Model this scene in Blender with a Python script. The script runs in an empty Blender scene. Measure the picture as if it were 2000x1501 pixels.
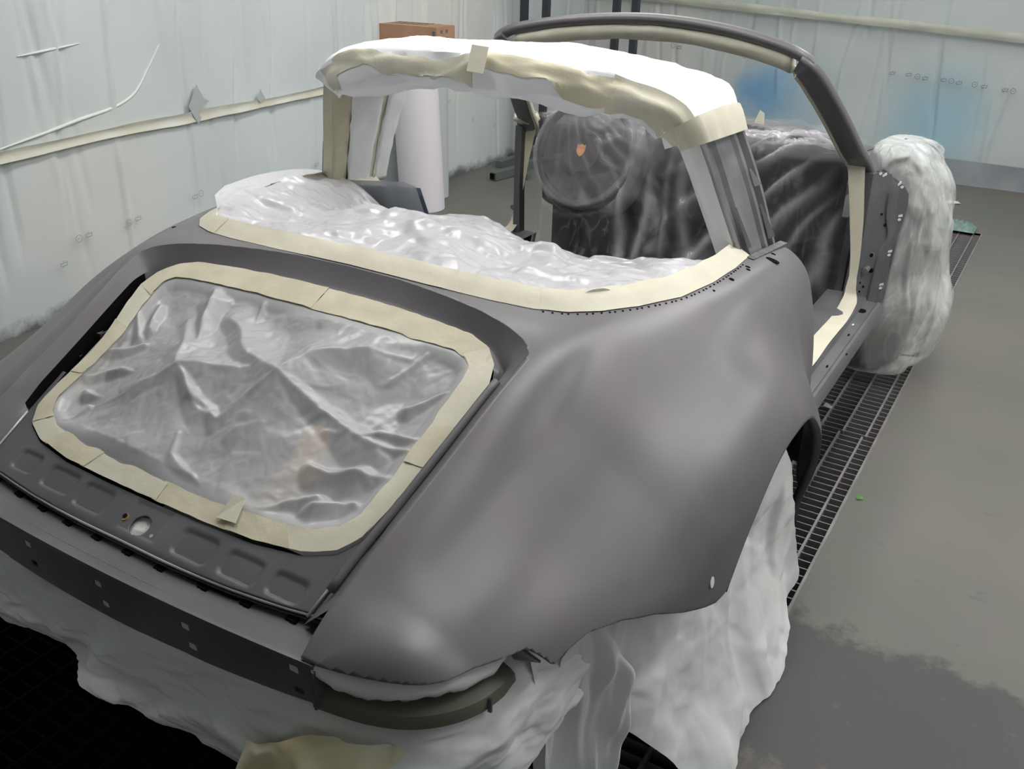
import bpy, bmesh, math, random
import numpy as np
from mathutils import Matrix, Vector

random.seed(4)
SC = bpy.context.scene
COL = SC.collection

# ------------------------------------------------------------------ camera
CAM_R = np.array([[0.8560381799945267, 0.5164398810929096, 0.022101665285663777],
                  [0.2431816450904181, -0.3646250898384504, -0.8988388239008258],
                  [-0.45613739364666867, 0.7748150702438895, -0.4377216981601216]])
CAM_C = (1.2275878, -1.56894881, 1.5174313)
cd = bpy.data.cameras.new('camera')
cam = bpy.data.objects.new('camera', cd)
COL.objects.link(cam)
M = Matrix.Identity(4)
for i in range(3):
    M[i][0] = CAM_R[0][i]
    M[i][1] = -CAM_R[1][i]
    M[i][2] = -CAM_R[2][i]
    M[i][3] = CAM_C[i]
cam.matrix_world = M
cd.sensor_width = 36.0
cd.lens = 1806.66 * 36.0 / 2000.0
cd.clip_start = 0.02
SC.camera = cam

# ------------------------------------------------------------------ world, exposure
w = bpy.data.worlds.new('booth_air')
SC.world = w
w.use_nodes = True
w.node_tree.nodes['Background'].inputs[0].default_value = (0.80, 0.88, 0.90, 1)
w.node_tree.nodes['Background'].inputs[1].default_value = 0.10
SC.view_settings.view_transform = 'Standard'
SC.view_settings.look = 'None'
SC.view_settings.exposure = 0.0
SC.view_settings.gamma = 1.0
SC.view_settings.use_curve_mapping = False

# light tubes of the booth ceiling: (x, y, length along y, strength)
LAMPS = [(-.75, .3, 1.5, 1.0), (-.75, 2.4, 1.5, 1.0), (.75, .3, 1.5, 1.0), (.75, 2.4, 1.5, 1.0),
         (-.75, 4.4, 1.2, 0.6), (.75, 4.4, 1.2, 0.6), (2.25, .9, 1.6, 1.15), (2.25, 3.0, 1.6, .9)]
LAMP_POWER = 13.2
CEIL_Z = 2.75

# ------------------------------------------------------------------ helpers
def setmat(o, m):
    o.data.materials.append(m)

def mesh_obj(name, V, F, mat, parent=None, smooth=True, solid=0.0, off=-1.0, merge=0.0, angle=None):
    me = bpy.data.meshes.new(name)
    me.from_pydata([tuple(map(float, v)) for v in V], [], [tuple(int(i) for i in f) for f in F])
    if merge > 0:
        bm = bmesh.new(); bm.from_mesh(me)
        bmesh.ops.remove_doubles(bm, verts=bm.verts, dist=merge)
        bmesh.ops.dissolve_degenerate(bm, dist=1e-5, edges=bm.edges)
        bmesh.ops.recalc_face_normals(bm, faces=bm.faces)
        bm.to_mesh(me); bm.free()
    me.validate()
    if smooth:
        me.polygons.foreach_set('use_smooth', [True] * len(me.polygons))
        if angle:
            try:
                me.set_sharp_from_angle(angle=angle)
            except Exception:
                pass
    me.materials.append(mat)
    o = bpy.data.objects.new(name, me)
    COL.objects.link(o)
    if parent:
        o.parent = parent
    if solid:
        md = o.modifiers.new('thickness', 'SOLIDIFY'); md.thickness = solid; md.offset = off
    return o

def empty(name, loc=(0, 0, 0)):
    o = bpy.data.objects.new(name, None)
    COL.objects.link(o)
    o.location = loc
    o.empty_display_size = 0.1
    return o

def tag(o, label=None, cat=None, group=None, kind=None):
    if label: o['label'] = label
    if cat: o['category'] = cat
    if group: o['group'] = group
    if kind: o['kind'] = kind
    return o

def gridf(nu, nv, cyc=False):
    F = []
    for i in range(nu - 1):
        for j in range(nv - (0 if cyc else 1)):
            a = i * nv + j; b = i * nv + (j + 1) % nv
            F.append((a, b, b + nv, a + nv))
    return F

def surf(nu, nv, fn, u0=0, u1=1, v0=0, v1=1):
    U, Vv = np.meshgrid(np.linspace(u0, u1, nu), np.linspace(v0, v1, nv), indexing='ij')
    P = fn(U.ravel(), Vv.ravel())
    return np.stack(P, 1), gridf(nu, nv)

class MB:
    """collects simple solids into one mesh"""
    def __init__(s): s.V = []; s.F = []
    def add(s, V, F):
        n = len(s.V); s.V += [tuple(v) for v in V]; s.F += [tuple(i + n for i in f) for f in F]; return s
    def box(s, c, d, rot=None):
        V = []
        for x in (-.5, .5):
            for y in (-.5, .5):
                for z in (-.5, .5):
                    p = Vector((x * d[0], y * d[1], z * d[2]))
                    if rot is not None: p = rot @ p
                    V.append((p.x + c[0], p.y + c[1], p.z + c[2]))
        return s.add(V, [(0, 1, 3, 2), (4, 6, 7, 5), (0, 4, 5, 1), (2, 3, 7, 6), (0, 2, 6, 4), (1, 5, 7, 3)])
    def tube(s, pts, r, n=8, caps=True):
        pts = [Vector(p) for p in pts]
        rr = r if isinstance(r, (list, tuple)) else [r] * len(pts)
        V = []
        up = Vector((0, 0, 1))
        for i, p in enumerate(pts):
            t = (pts[min(i + 1, len(pts) - 1)] - pts[max(i - 1, 0)]).normalized()
            a = t.cross(up)
            if a.length < .05: a = t.cross(Vector((1, 0, 0)))
            a.normalize(); b = a.cross(t)
            for k in range(n):
                th = 2 * math.pi * k / n
                q = p + (a * math.cos(th) + b * math.sin(th)) * rr[i]
                V.append(tuple(q))
        F = gridf(len(pts), n, True)
        if caps:
            F.append(tuple(range(n))[::-1]); m = (len(pts) - 1) * n; F.append(tuple(range(m, m + n)))
        return s.add(V, F)
    def disc(s, c, nrm, r, n=14, rx=None, thick=0.002):
        nrm = Vector(nrm).normalized()
        a = nrm.cross(Vector((0, 0, 1)))
        if a.length < .05: a = Vector((1, 0, 0))
        a.normalize(); b = nrm.cross(a)
        c = Vector(c); rx = rx or r
        V = []
        for q in (0, thick):
            for k in range(n):
                th = 2 * math.pi * k / n
                V.append(tuple(c + a * math.cos(th) * rx + b * math.sin(th) * r + nrm * q))
        F = [tuple(range(n))[::-1], tuple(range(n, 2 * n))] + [(k, (k + 1) % n, n + (k + 1) % n, n + k) for k in range(n)]
        return s.add(V, F)
    def build(s, name, mat, parent=None, smooth=False, **k):
        return mesh_obj(name, s.V, s.F, mat, parent, smooth, **k)

def cr(knots, vals, q):
    """cubic Hermite (monotone-limited) interpolation; vals (n,...)"""
    knots = np.asarray(knots, float); vals = np.asarray(vals, float); q = np.clip(np.asarray(q, float), knots[0], knots[-1])
    sl = (vals[1:] - vals[:-1]) / (knots[1:] - knots[:-1]).reshape((-1,) + (1,) * (vals.ndim - 1))
    t = np.zeros_like(vals)
    t[1:-1] = 0.5 * (sl[1:] + sl[:-1]); t[0] = sl[0]; t[-1] = sl[-1]
    i = np.clip(np.searchsorted(knots, q, side='right') - 1, 0, len(knots) - 2)
    h = (knots[i + 1] - knots[i]); s = (q - knots[i]) / h
    sh = (-1,) + (1,) * (vals.ndim - 1)
    s = s.reshape(sh); h = h.reshape(sh)
    return (2 * s**3 - 3 * s**2 + 1) * vals[i] + (s**3 - 2 * s**2 + s) * h * t[i] + (-2 * s**3 + 3 * s**2) * vals[i + 1] + (s**3 - s**2) * h * t[i + 1]

def spline(P, n):
    P = np.asarray(P, float)
    d = np.r_[0, np.cumsum(np.linalg.norm(P[1:] - P[:-1], axis=1))]
    return cr(d, P, np.linspace(0, d[-1], n))

def resample(P, n):
    P = np.asarray(P, float)
    d = np.r_[0, np.cumsum(np.linalg.norm(P[1:] - P[:-1], axis=1))]
    q = np.linspace(0, d[-1], n)
    return np.stack([np.interp(q, d, P[:, k]) for k in range(P.shape[1])], 1)

def chaikin(P, k=2, closed=True):
    P = np.asarray(P, float)
    for _ in range(k):
        if closed:
            Q = np.roll(P, -1, 0); P = np.stack([.75 * P + .25 * Q, .25 * P + .75 * Q], 1).reshape(-1, P.shape[1])
        else:
            A = P[:-1]; B = P[1:]
            P = np.r_[P[:1], np.stack([.75 * A + .25 * B, .25 * A + .75 * B], 1).reshape(-1, P.shape[1]), P[-1:]]
    return P

def sdist(poly, x, y):
    """signed distance to closed polygon, negative inside"""
    poly = np.asarray(poly, float)
    d = np.full(x.shape, 1e9); ins = np.zeros(x.shape, bool)
    n = len(poly)
    for i in range(n):
        a = poly[i]; b = poly[(i + 1) % n]
        e = b - a
        t = np.clip(((x - a[0]) * e[0] + (y - a[1]) * e[1]) / (e @ e + 1e-12), 0, 1)
        d = np.minimum(d, np.hypot(x - a[0] - t * e[0], y - a[1] - t * e[1]))
        c = ((a[1] > y) != (b[1] > y))
        with np.errstate(divide='ignore', invalid='ignore'):
            xi = (b[0] - a[0]) * (y - a[1]) / (b[1] - a[1] + 1e-30) + a[0]
        ins ^= c & (x < xi)
    return np.where(ins, -d, d)

def clip(V, F, g):
    """keep the part of the mesh where g >= 0"""
    g = np.where(np.abs(g) < 1e-9, 1e-9, g)
    Vn = [tuple(v) for v in V]; cache = {}; out = []
    for f in F:
        gs = [g[i] for i in f]
        if min(gs) > 0: out.append(f); continue
        if max(gs) < 0: continue
        poly = []
        for k in range(len(f)):
            a = f[k]; b = f[(k + 1) % len(f)]
            if g[a] > 0: poly.append(a)
            if (g[a] > 0) != (g[b] > 0):
                key = (min(a, b), max(a, b))
                if key not in cache:
                    i, j = key; t = g[i] / (g[i] - g[j])
                    cache[key] = len(Vn)
                    Vn.append(tuple(np.asarray(V[i]) * (1 - t) + np.asarray(V[j]) * t))
                poly.append(cache[key])
        if len(poly) >= 3: out.append(tuple(poly))
    used = sorted({i for f in out for i in f}); mp = {o: n for n, o in enumerate(used)}
    return np.array([Vn[i] for i in used]).reshape(-1, 3), [tuple(mp[i] for i in f) for f in out]

def h2(ix, iy, s):
    v = np.sin(ix * 127.1 + iy * 311.7 + s * 74.7) * 43758.5453
    return (v - np.floor(v)) * 2 - 1

def vn(x, y, s=0):
    ix = np.floor(x); iy = np.floor(y); fx = x - ix; fy = y - iy
    fx = fx * fx * (3 - 2 * fx); fy = fy * fy * (3 - 2 * fy)
    return (h2(ix, iy, s) * (1 - fx) + h2(ix + 1, iy, s) * fx) * (1 - fy) + (h2(ix, iy + 1, s) * (1 - fx) + h2(ix + 1, iy + 1, s) * fx) * fy

def fbm(x, y, s=0, o=4):
    r = 0; a = 1
    for k in range(o):
        r = r + a * vn(x * 2**k + 13.7 * k, y * 2**k - 7.1 * k, s + k); a *= .5
    return r

def facet(x, y, seed, k=7.0):
    """planar facets of random tilt, blended over narrow creases; about -0.5..0.5"""
    ix = np.floor(x); iy = np.floor(y); W = np.zeros_like(x); H = np.zeros_like(x)
    for dx in (-1, 0, 1):
        for dy in (-1, 0, 1):
            cx = ix + dx; cy = iy + dy
            px = cx + .5 + .34 * h2(cx, cy, seed); py = cy + .5 + .34 * h2(cx, cy, seed + 11)
            w_ = np.exp(-k * np.hypot(x - px, y - py))
            H += w_ * (h2(cx, cy, seed + 23) * (x - px) + h2(cx, cy, seed + 37) * (y - py) + .45 * h2(cx, cy, seed + 53)); W += w_
    return H / (W + 1e-12)

def crumple(x, y, sc, seed=0, n=6):
    """creased sheet: facets at three sizes, stretched in different directions"""
    out = np.zeros_like(x); r = random.Random(seed)
    for i, (f, a_) in enumerate(((.55, 1.0), (1.0, .55), (2.1, .26))):
        an = r.uniform(0, math.pi); c, s_ = math.cos(an), math.sin(an); st = r.uniform(.45, .8)
        u = (x * c + y * s_) * sc * f; v = (-x * s_ + y * c) * sc * f * st
        u = u + .35 * vn(u * .6, v * .6, seed + i); v = v + .35 * vn(u * .6 + 9, v * .6, seed + 5 + i)
        out += a_ * facet(u + i * 3.3, v, seed + 7 * i, 12.0)
    return out

def tps(pts, vals):
    P = np.asarray(pts, float); n = len(P)
    def phi(r): return np.where(r > 1e-9, r**2 * np.log(r + 1e-12), 0)
    K = phi(np.linalg.norm(P[:, None] - P[None], axis=2)) + np.eye(n) * 1e-4
    A = np.zeros((n + 3, n + 3)); A[:n, :n] = K; A[:n, n] = 1; A[:n, n + 1:] = P; A[n, :n] = 1; A[n + 1:, :n] = P.T
    w = np.linalg.solve(A, np.r_[vals, 0, 0, 0])
    def f(x, y):
        r = np.hypot(x[:, None] - P[None, :, 0], y[:, None] - P[None, :, 1])
        return phi(r) @ w[:n] + w[n] + w[n + 1] * x + w[n + 2] * y
    return f

def sweep(path, sec, hint, closed_sec=True):
    """sec: (a,b) pairs, a along side = hint x tangent, b along hint-ish normal"""
    P = np.asarray(path, float); n = len(P); V = []
    for i in range(n):
        t = P[min(i + 1, n - 1)] - P[max(i - 1, 0)]; t /= np.linalg.norm(t)
        h = np.asarray(hint[i] if np.ndim(hint) == 2 else hint, float)
        s = np.cross(t, h); s /= np.linalg.norm(s); b = np.cross(s, t)
        se = sec[i] if np.ndim(sec) == 3 else sec
        for a_, b_ in se: V.append(P[i] + s * a_ + b * b_)
    m = len(sec[0]) if np.ndim(sec) == 3 else len(sec)
    F = gridf(n, m, closed_sec)
    if closed_sec:
        F.append(tuple(range(m))[::-1]); F.append(tuple(range((n - 1) * m, n * m)))
    return V, F

def rrect(wd, ht, r, k=3, ca=0, cb=0):
    o = []
    for sx, sy, a0 in ((1, 1, 0), (-1, 1, 90), (-1, -1, 180), (1, -1, 270)):
        for q in range(k + 1):
            a = math.radians(a0 + 90 * q / k)
            o.append((ca + sx * (wd / 2 - r) + r * math.cos(a), cb + sy * (ht / 2 - r) + r * math.sin(a)))
    return o

# ------------------------------------------------------------------ materials
def mat(name, col, rough=.5, metal=0, spec=.5, col2=None, nscale=6, nlo=.4, nhi=.7, bump=0, bscale=60, alpha=1.0, emit=None, estr=0, coat=0, trans=0, ndet=4):
    m = bpy.data.materials.new(name); m.use_nodes = True
    nt = m.node_tree; N = nt.nodes; L = nt.links
    b = N['Principled BSDF']
    b.inputs['Base Color'].default_value = (*col, 1)
    b.inputs['Roughness'].default_value = rough
    b.inputs['Metallic'].default_value = metal
    b.inputs['Specular IOR Level'].default_value = spec
    b.inputs['Coat Weight'].default_value = coat
    b.inputs['Alpha'].default_value = alpha
    if emit:
        b.inputs['Emission Color'].default_value = (*emit, 1); b.inputs['Emission Strength'].default_value = estr
    tc = N.new('ShaderNodeTexCoord')
    if col2:
        nz = N.new('ShaderNodeTexNoise'); nz.inputs['Scale'].default_value = nscale; nz.inputs['Detail'].default_value = ndet
        L.new(tc.outputs['Object'], nz.inputs['Vector'])
        rp = N.new('ShaderNodeValToRGB')
        rp.color_ramp.elements[0].position = nlo; rp.color_ramp.elements[0].color = (*col, 1)
        rp.color_ramp.elements[1].position = nhi; rp.color_ramp.elements[1].color = (*col2, 1)
        L.new(nz.outputs['Fac'], rp.inputs['Fac']); L.new(rp.outputs['Color'], b.inputs['Base Color'])
    if bump:
        nb = N.new('ShaderNodeTexNoise'); nb.inputs['Scale'].default_value = bscale; nb.inputs['Detail'].default_value = 5
        L.new(tc.outputs['Object'], nb.inputs['Vector'])
        bp = N.new('ShaderNodeBump'); bp.inputs['Strength'].default_value = bump; bp.inputs['Distance'].default_value = .004
        L.new(nb.outputs['Fac'], bp.inputs['Height']); L.new(bp.outputs['Normal'], b.inputs['Normal'])
    if trans:
        tr = N.new('ShaderNodeBsdfTranslucent'); tr.inputs['Color'].default_value = (*col, 1)
        mx = N.new('ShaderNodeMixShader'); mx.inputs[0].default_value = trans
        out = N['Material Output']
        L.new(b.outputs[0], mx.inputs[1]); L.new(tr.outputs[0], mx.inputs[2]); L.new(mx.outputs[0], out.inputs['Surface'])
    return m

PRIMER = mat('primer_grey', (.120, .121, .126), .38, spec=.5, col2=(.158, .143, .157), nscale=4.2, nlo=.35, nhi=.7, bump=.02, bscale=400)
PRIMER_B = mat('primer_bare', (.092, .093, .100), .42, spec=.45, col2=(.118, .118, .125), nscale=7)
PRIMER_D = mat('primer_dark', (.06, .06, .064), .5)
STEEL = mat('brushed_hoop', (.20, .20, .215), .33, metal=.45, col2=(.30, .30, .32), nscale=9, bump=.05, bscale=120)
RUBBER = mat('black_seal', (.012, .012, .013), .6)
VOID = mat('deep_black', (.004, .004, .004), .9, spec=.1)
BARE = mat('bare_edge', (.42, .42, .43), .35, metal=.3)
TAPE = mat('masking_tape_cream', (.60, .565, .42), .62, spec=.25, col2=(.69, .65, .50), nscale=14, bump=.15, bscale=90, trans=.12)
TAPE2 = mat('masking_tape_pale', (.65, .62, .50), .62, spec=.25, col2=(.72, .69, .57), nscale=10, bump=.15, bscale=90, trans=.12)
TAPE3 = mat('masking_tape_overlap', (.56, .54, .43), .62, spec=.25, col2=(.64, .62, .52), nscale=16, bump=.15, bscale=90)
PAPER = mat('masking_paper', (.88, .895, .90), .45, spec=.45, bump=.08, bscale=60, trans=.10)
FILM_E = mat('grey_film', (.78, .78, .795), .27, spec=.7, alpha=.52, bump=.10, bscale=55)
FILM_W = mat('white_film', (.67, .66, .69), .26, spec=.7, alpha=.80, bump=.08, bscale=42)
FILM_C = mat('clear_film', (.60, .58, .63), .20, spec=.7, alpha=.07, bump=.3, bscale=34)
def crease_alpha(m, base, line, patch, sc):
    """thin film: nearly clear, whiter where it is doubled up in creases and bunched patches"""
    nt = m.node_tree; N = nt.nodes; L = nt.links; b = N['Principled BSDF']
    tc = N.new('ShaderNodeTexCoord')
    mp = N.new('ShaderNodeMapping'); mp.inputs['Rotation'].default_value = (.5, .3, .4); mp.inputs['Scale'].default_value = (sc, sc, sc * .38); L.new(tc.outputs['Object'], mp.inputs['Vector'])
    nz = N.new('ShaderNodeTexNoise'); nz.inputs['Scale'].default_value = 1.0; nz.inputs['Detail'].default_value = 3; nz.inputs['Distortion'].default_value = 1.6; L.new(mp.outputs[0], nz.inputs['Vector'])
    sb = N.new('ShaderNodeMath'); sb.operation = 'SUBTRACT'; sb.inputs[1].default_value = .5; L.new(nz.outputs['Fac'], sb.inputs[0])
    ab = N.new('ShaderNodeMath'); ab.operation = 'ABSOLUTE'; L.new(sb.outputs[0], ab.inputs[0])
    r1 = N.new('ShaderNodeMapRange'); r1.inputs['From Min'].default_value = .030; r1.inputs['From Max'].default_value = .0; r1.inputs['To Max'].default_value = line; L.new(ab.outputs[0], r1.inputs['Value'])
    n2 = N.new('ShaderNodeTexNoise'); n2.inputs['Scale'].default_value = 4.5; n2.inputs['Detail'].default_value = 4; n2.inputs['Distortion'].default_value = .8; L.new(tc.outputs['Object'], n2.inputs['Vector'])
    r2 = N.new('ShaderNodeMapRange'); r2.inputs['From Min'].default_value = .52; r2.inputs['From Max'].default_value = .72; r2.inputs['To Max'].default_value = patch; L.new(n2.outputs['Fac'], r2.inputs['Value'])
    a1 = N.new('ShaderNodeMath'); a1.operation = 'ADD'; L.new(r1.outputs[0], a1.inputs[0]); L.new(r2.outputs[0], a1.inputs[1])
    a2 = N.new('ShaderNodeMath'); a2.operation = 'ADD'; a2.inputs[1].default_value = base; L.new(a1.outputs[0], a2.inputs[0])
    at_ = N.new('ShaderNodeAttribute'); at_.attribute_name = 'fold'
    a3 = N.new('ShaderNodeMath'); a3.operation = 'ADD'; a3.use_clamp = True; L.new(a2.outputs[0], a3.inputs[0]); L.new(at_.outputs['Fac'], a3.inputs[1])
    L.new(a3.outputs[0], b.inputs['Alpha'])
FILM_WH = mat('wheel_film', (.60, .58, .63), .22, spec=.7, alpha=.1, bump=.35, bscale=30)
crease_alpha(FILM_WH, .17, .05, .10, 9)
crease_alpha(FILM_C, .045, .06, .22, 7)
FILM_B = mat('bag_film', (.80, .82, .80), .26, spec=.6, alpha=.5, bump=.25, bscale=26)
crease_alpha(FILM_B, .36, .08, .35, 6)
OLIVE = mat('olive_primer', (.135, .142, .108), .5, col2=(.165, .17, .13), nscale=12)
STAINP = mat('stained_paper', (.84, .74, .42), .6, col2=(.90, .87, .72), nscale=9, bump=.2, bscale=40, trans=.2)
CLIPW = mat('clip_white', (.62, .64, .64), .5)
CARD = mat('cardboard', (.40, .225, .135), .75, col2=(.45, .26, .16), nscale=12)
INK = mat('print_ink', (.12, .13, .14), .8)
INKB = mat('grey_ink', (.25, .28, .30), .8)
INKW = mat('faded_ink', (.42, .45, .46), .8)
CREST = mat('gold_crest', (.75, .36, .07), .4, col2=(.5, .15, .04), nscale=60)
POSTM = mat('dark_steel', (.035, .037, .05), .5)
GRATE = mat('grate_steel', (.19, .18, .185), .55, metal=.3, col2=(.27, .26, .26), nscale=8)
GRATE_SHADE = mat('grate_shaded', (.008, .008, .009), .9, spec=.05, col2=(.014, .014, .014), nscale=8)  # same grating steel with the shade behind the car painted into its colour
FOOTM = mat('green_grey_steel', (.10, .12, .11), .55)
DASH = mat('dash_black', (.010, .009, .012), .7)
DASHR = mat('dash_purple', (.05, .03, .045), .7)
RED = mat('red_part', (.35, .03, .04), .5)
BROWN = mat('engine_brown', (.34, .20, .08), .7)
GREENE = mat('engine_green', (.05, .07, .05), .6)
BLUEGREY = mat('blue_grey_lining', (.035, .045, .07), .6)
GAUZE = mat('green_gauze', (.14, .22, .20), .9, col2=(.22, .30, .28), nscale=40)
ALU = mat('alu_fan', (.25, .25, .25), .45, metal=.6)
LAMPM = mat('lamp_tube', (1, 1, 1), .5, emit=(1.0, .985, .96), estr=LAMP_POWER)
LAMPH = mat('lamp_housing', (.7, .7, .7), .5)
CEILM = mat('ceiling_white', (.70, .71, .71), .8)

def coords_nodes(m):
    nt = m.node_tree; g = nt.nodes.new('ShaderNodeNewGeometry'); return nt, nt.nodes, nt.links, g

def wall_mat(name, base, spots, dirt_z, dirtcol=(.10, .09, .10)):
    """film covered wall: pale film, blotchy overspray spots, grime along the foot"""
    m = mat(name, base, .42, spec=.4, bump=.10, bscale=22)
    nt = m.node_tree; N = nt.nodes; L = nt.links; b = N['Principled BSDF']
    geo = N.new('ShaderNodeNewGeometry')
    nz = N.new('ShaderNodeTexNoise'); nz.inputs['Scale'].default_value = 1.7; nz.inputs['Detail'].default_value = 5
    L.new(geo.outputs['Position'], nz.inputs['Vector'])
    rp = N.new('ShaderNodeValToRGB')
    rp.color_ramp.elements[0].position = .3; rp.color_ramp.elements[0].color = (*[c * .93 for c in base], 1)
    rp.color_ramp.elements[1].position = .7; rp.color_ramp.elements[1].color = (*[min(1, c * 1.05) for c in base], 1)
    L.new(nz.outputs['Fac'], rp.inputs['Fac'])
    cur = rp.outputs['Color']
    for (c, r, col, amt, seed) in spots:
        wn = N.new('ShaderNodeTexNoise'); wn.inputs['Scale'].default_value = 3.0; wn.inputs['Detail'].default_value = 3
        L.new(geo.outputs['Position'], wn.inputs['Vector'])
        vm = N.new('ShaderNodeVectorMath'); vm.operation = 'DISTANCE'
        vs = N.new('ShaderNodeVectorMath'); vs.operation = 'SCALE'; vs.inputs['Scale'].default_value = .35
        L.new(wn.outputs['Color'], vs.inputs[0])
        va = N.new('ShaderNodeVectorMath'); va.operation = 'ADD'
        L.new(geo.outputs['Position'], va.inputs[0]); L.new(vs.outputs[0], va.inputs[1])
        L.new(va.outputs[0], vm.inputs[0]); vm.inputs[1].default_value = (c[0] + .17, c[1] + .17, c[2] + .17)
        mr = N.new('ShaderNodeMapRange'); mr.inputs['From Min'].default_value = r; mr.inputs['From Max'].default_value = r * .15
        mr.inputs['To Max'].default_value = amt; mr.interpolation_type = 'SMOOTHSTEP'
        L.new(vm.outputs['Value'], mr.inputs['Value'])
        mx = N.new('ShaderNodeMixRGB'); mx.inputs[2].default_value = (*col, 1)
        L.new(mr.outputs[0], mx.inputs[0]); L.new(cur, mx.inputs[1]); cur = mx.outputs[0]
    # grime at the foot of the wall
    sp = N.new('ShaderNodeSeparateXYZ'); L.new(geo.outputs['Position'], sp.inputs[0])
    gn = N.new('ShaderNodeTexNoise'); gn.inputs['Scale'].default_value = 7; gn.inputs['Detail'].default_value = 8; gn.inputs['Roughness'].default_value = .7
    L.new(geo.outputs['Position'], gn.inputs['Vector'])
    ma = N.new('ShaderNodeMath'); ma.operation = 'MULTIPLY_ADD'; ma.inputs[1].default_value = -.22; ma.inputs[2].default_value = .11
    L.new(gn.outputs['Fac'], ma.inputs[0])
    ad = N.new('ShaderNodeMath'); ad.operation = 'ADD'; L.new(sp.outputs['Z'], ad.inputs[0]); L.new(ma.outputs[0], ad.inputs[1])
    mr = N.new('ShaderNodeMapRange'); mr.inputs['From Min'].default_value = dirt_z; mr.inputs['From Max'].default_value = .0; mr.inputs['To Max'].default_value = .9
    L.new(ad.outputs[0], mr.inputs['Value'])
    mx = N.new('ShaderNodeMixRGB'); mx.inputs[2].default_value = (*dirtcol, 1)
    L.new(mr.outputs[0], mx.inputs[0]); L.new(cur, mx.inputs[1]); L.new(mx.outputs[0], b.inputs['Base Color'])
    return m

WALL_L = wall_mat('film_wall_left', (.62, .67, .68), [((-2.35, .9, .45), .8, (.68, .68, .64), .6, 1), ((-2.4, 3.6, 1.0), 1.0, (.72, .71, .66), .7, 2)], .07)
WALL_B = wall_mat('film_wall_back', (.50, .55, .55), [((-.86, 5.68, .50), .34, (.13, .33, .58), .95, 1), ((-.65, 5.68, .42), .5, (.30, .46, .58), .5, 3), ((.36, 5.68, .42), .52, (.30, .50, .60), .8, 2),
                                                       ((-1.9, 5.68, .8), 1.0, (.66, .66, .62), .7, 5)], .02)
WALLP = mat('plain_wall', (.55, .57, .56), .7)

def floor_mat():
    m = mat('painted_concrete', (.2, .2, .18), .55, spec=.4, bump=.12, bscale=70)
    nt = m.node_tree; N = nt.nodes; L = nt.links; b = N['Principled BSDF']
    geo = N.new('ShaderNodeNewGeometry')
    n1 = N.new('ShaderNodeTexNoise'); n1.inputs['Scale'].default_value = 1.6; n1.inputs['Detail'].default_value = 7
    L.new(geo.outputs['Position'], n1.inputs['Vector'])
    r1 = N.new('ShaderNodeValToRGB')
    r1.color_ramp.elements[0].position = .35; r1.color_ramp.elements[0].color = (.122, .130, .112, 1)
    r1.color_ramp.elements[1].position = .68; r1.color_ramp.elements[1].color = (.156, .142, .130, 1)
    L.new(n1.outputs['Fac'], r1.inputs['Fac'])
    # scuffs
    n2 = N.new('ShaderNodeTexNoise'); n2.inputs['Scale'].default_value = 9; n2.inputs['Detail'].default_value = 9; n2.inputs['Roughness'].default_value = .75
    L.new(geo.outputs['Position'], n2.inputs['Vector'])
    r2 = N.new('ShaderNodeMapRange'); r2.inputs['From Min'].default_value = .60; r2.inputs['From Max'].default_value = .72; r2.inputs['To Max'].default_value = .55
    L.new(n2.outputs['Fac'], r2.inputs['Value'])
    m1 = N.new('ShaderNodeMixRGB'); m1.inputs[2].default_value = (.075, .07, .075, 1)
    L.new(r2.outputs[0], m1.inputs[0]); L.new(r1.outputs['Color'], m1.inputs[1])
    # dark worn stain with an edge of its own: a blob about (1.35, -0.75)
    n3 = N.new('ShaderNodeTexNoise'); n3.inputs['Scale'].default_value = 5; n3.inputs['Detail'].default_value = 8; n3.inputs['Roughness'].default_value = .65
    L.new(geo.outputs['Position'], n3.inputs['Vector'])
    sp = N.new('ShaderNodeVectorMath'); sp.operation = 'DISTANCE'; sp.inputs[1].default_value = (1.12, -.95, 0)
    L.new(geo.outputs['Position'], sp.inputs[0])
    ad = N.new('ShaderNodeMath'); ad.operation = 'MULTIPLY_ADD'; ad.inputs[1].default_value = .5; ad.inputs[2].default_value = -.25
    L.new(n3.outputs['Fac'], ad.inputs[0])
    a2 = N.new('ShaderNodeMath'); a2.operation = 'ADD'; L.new(ad.outputs[0], a2.inputs[0]); L.new(sp.outputs['Value'], a2.inputs[1])
    r3 = N.new('ShaderNodeMapRange'); r3.inputs['From Min'].default_value = 1.36; r3.inputs['From Max'].default_value = 1.31; r3.inputs['To Max'].default_value = .95
    L.new(a2.outputs[0], r3.inputs['Value'])
    n4 = N.new('ShaderNodeTexNoise'); n4.inputs['Scale'].default_value = 3.1; n4.inputs['Detail'].default_value = 9; n4.inputs['Roughness'].default_value = .7
    L.new(geo.outputs['Position'], n4.inputs['Vector'])
    r4 = N.new('ShaderNodeMapRange'); r4.inputs['From Min'].default_value = .70; r4.inputs['From Max'].default_value = .58; L.new(n4.outputs['Fac'], r4.inputs['Value'])
    mu = N.new('ShaderNodeMath'); mu.operation = 'MULTIPLY'; L.new(r3.outputs[0], mu.inputs[0]); L.new(r4.outputs[0], mu.inputs[1])
    m2 = N.new('ShaderNodeMixRGB'); m2.inputs[2].default_value = (.060, .058, .060, 1)
    L.new(mu.outputs[0], m2.inputs[0]); L.new(m1.outputs[0], m2.inputs[1])
    L.new(m2.outputs[0], b.inputs['Base Color'])
    return m
FLOORM = floor_mat()

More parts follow.
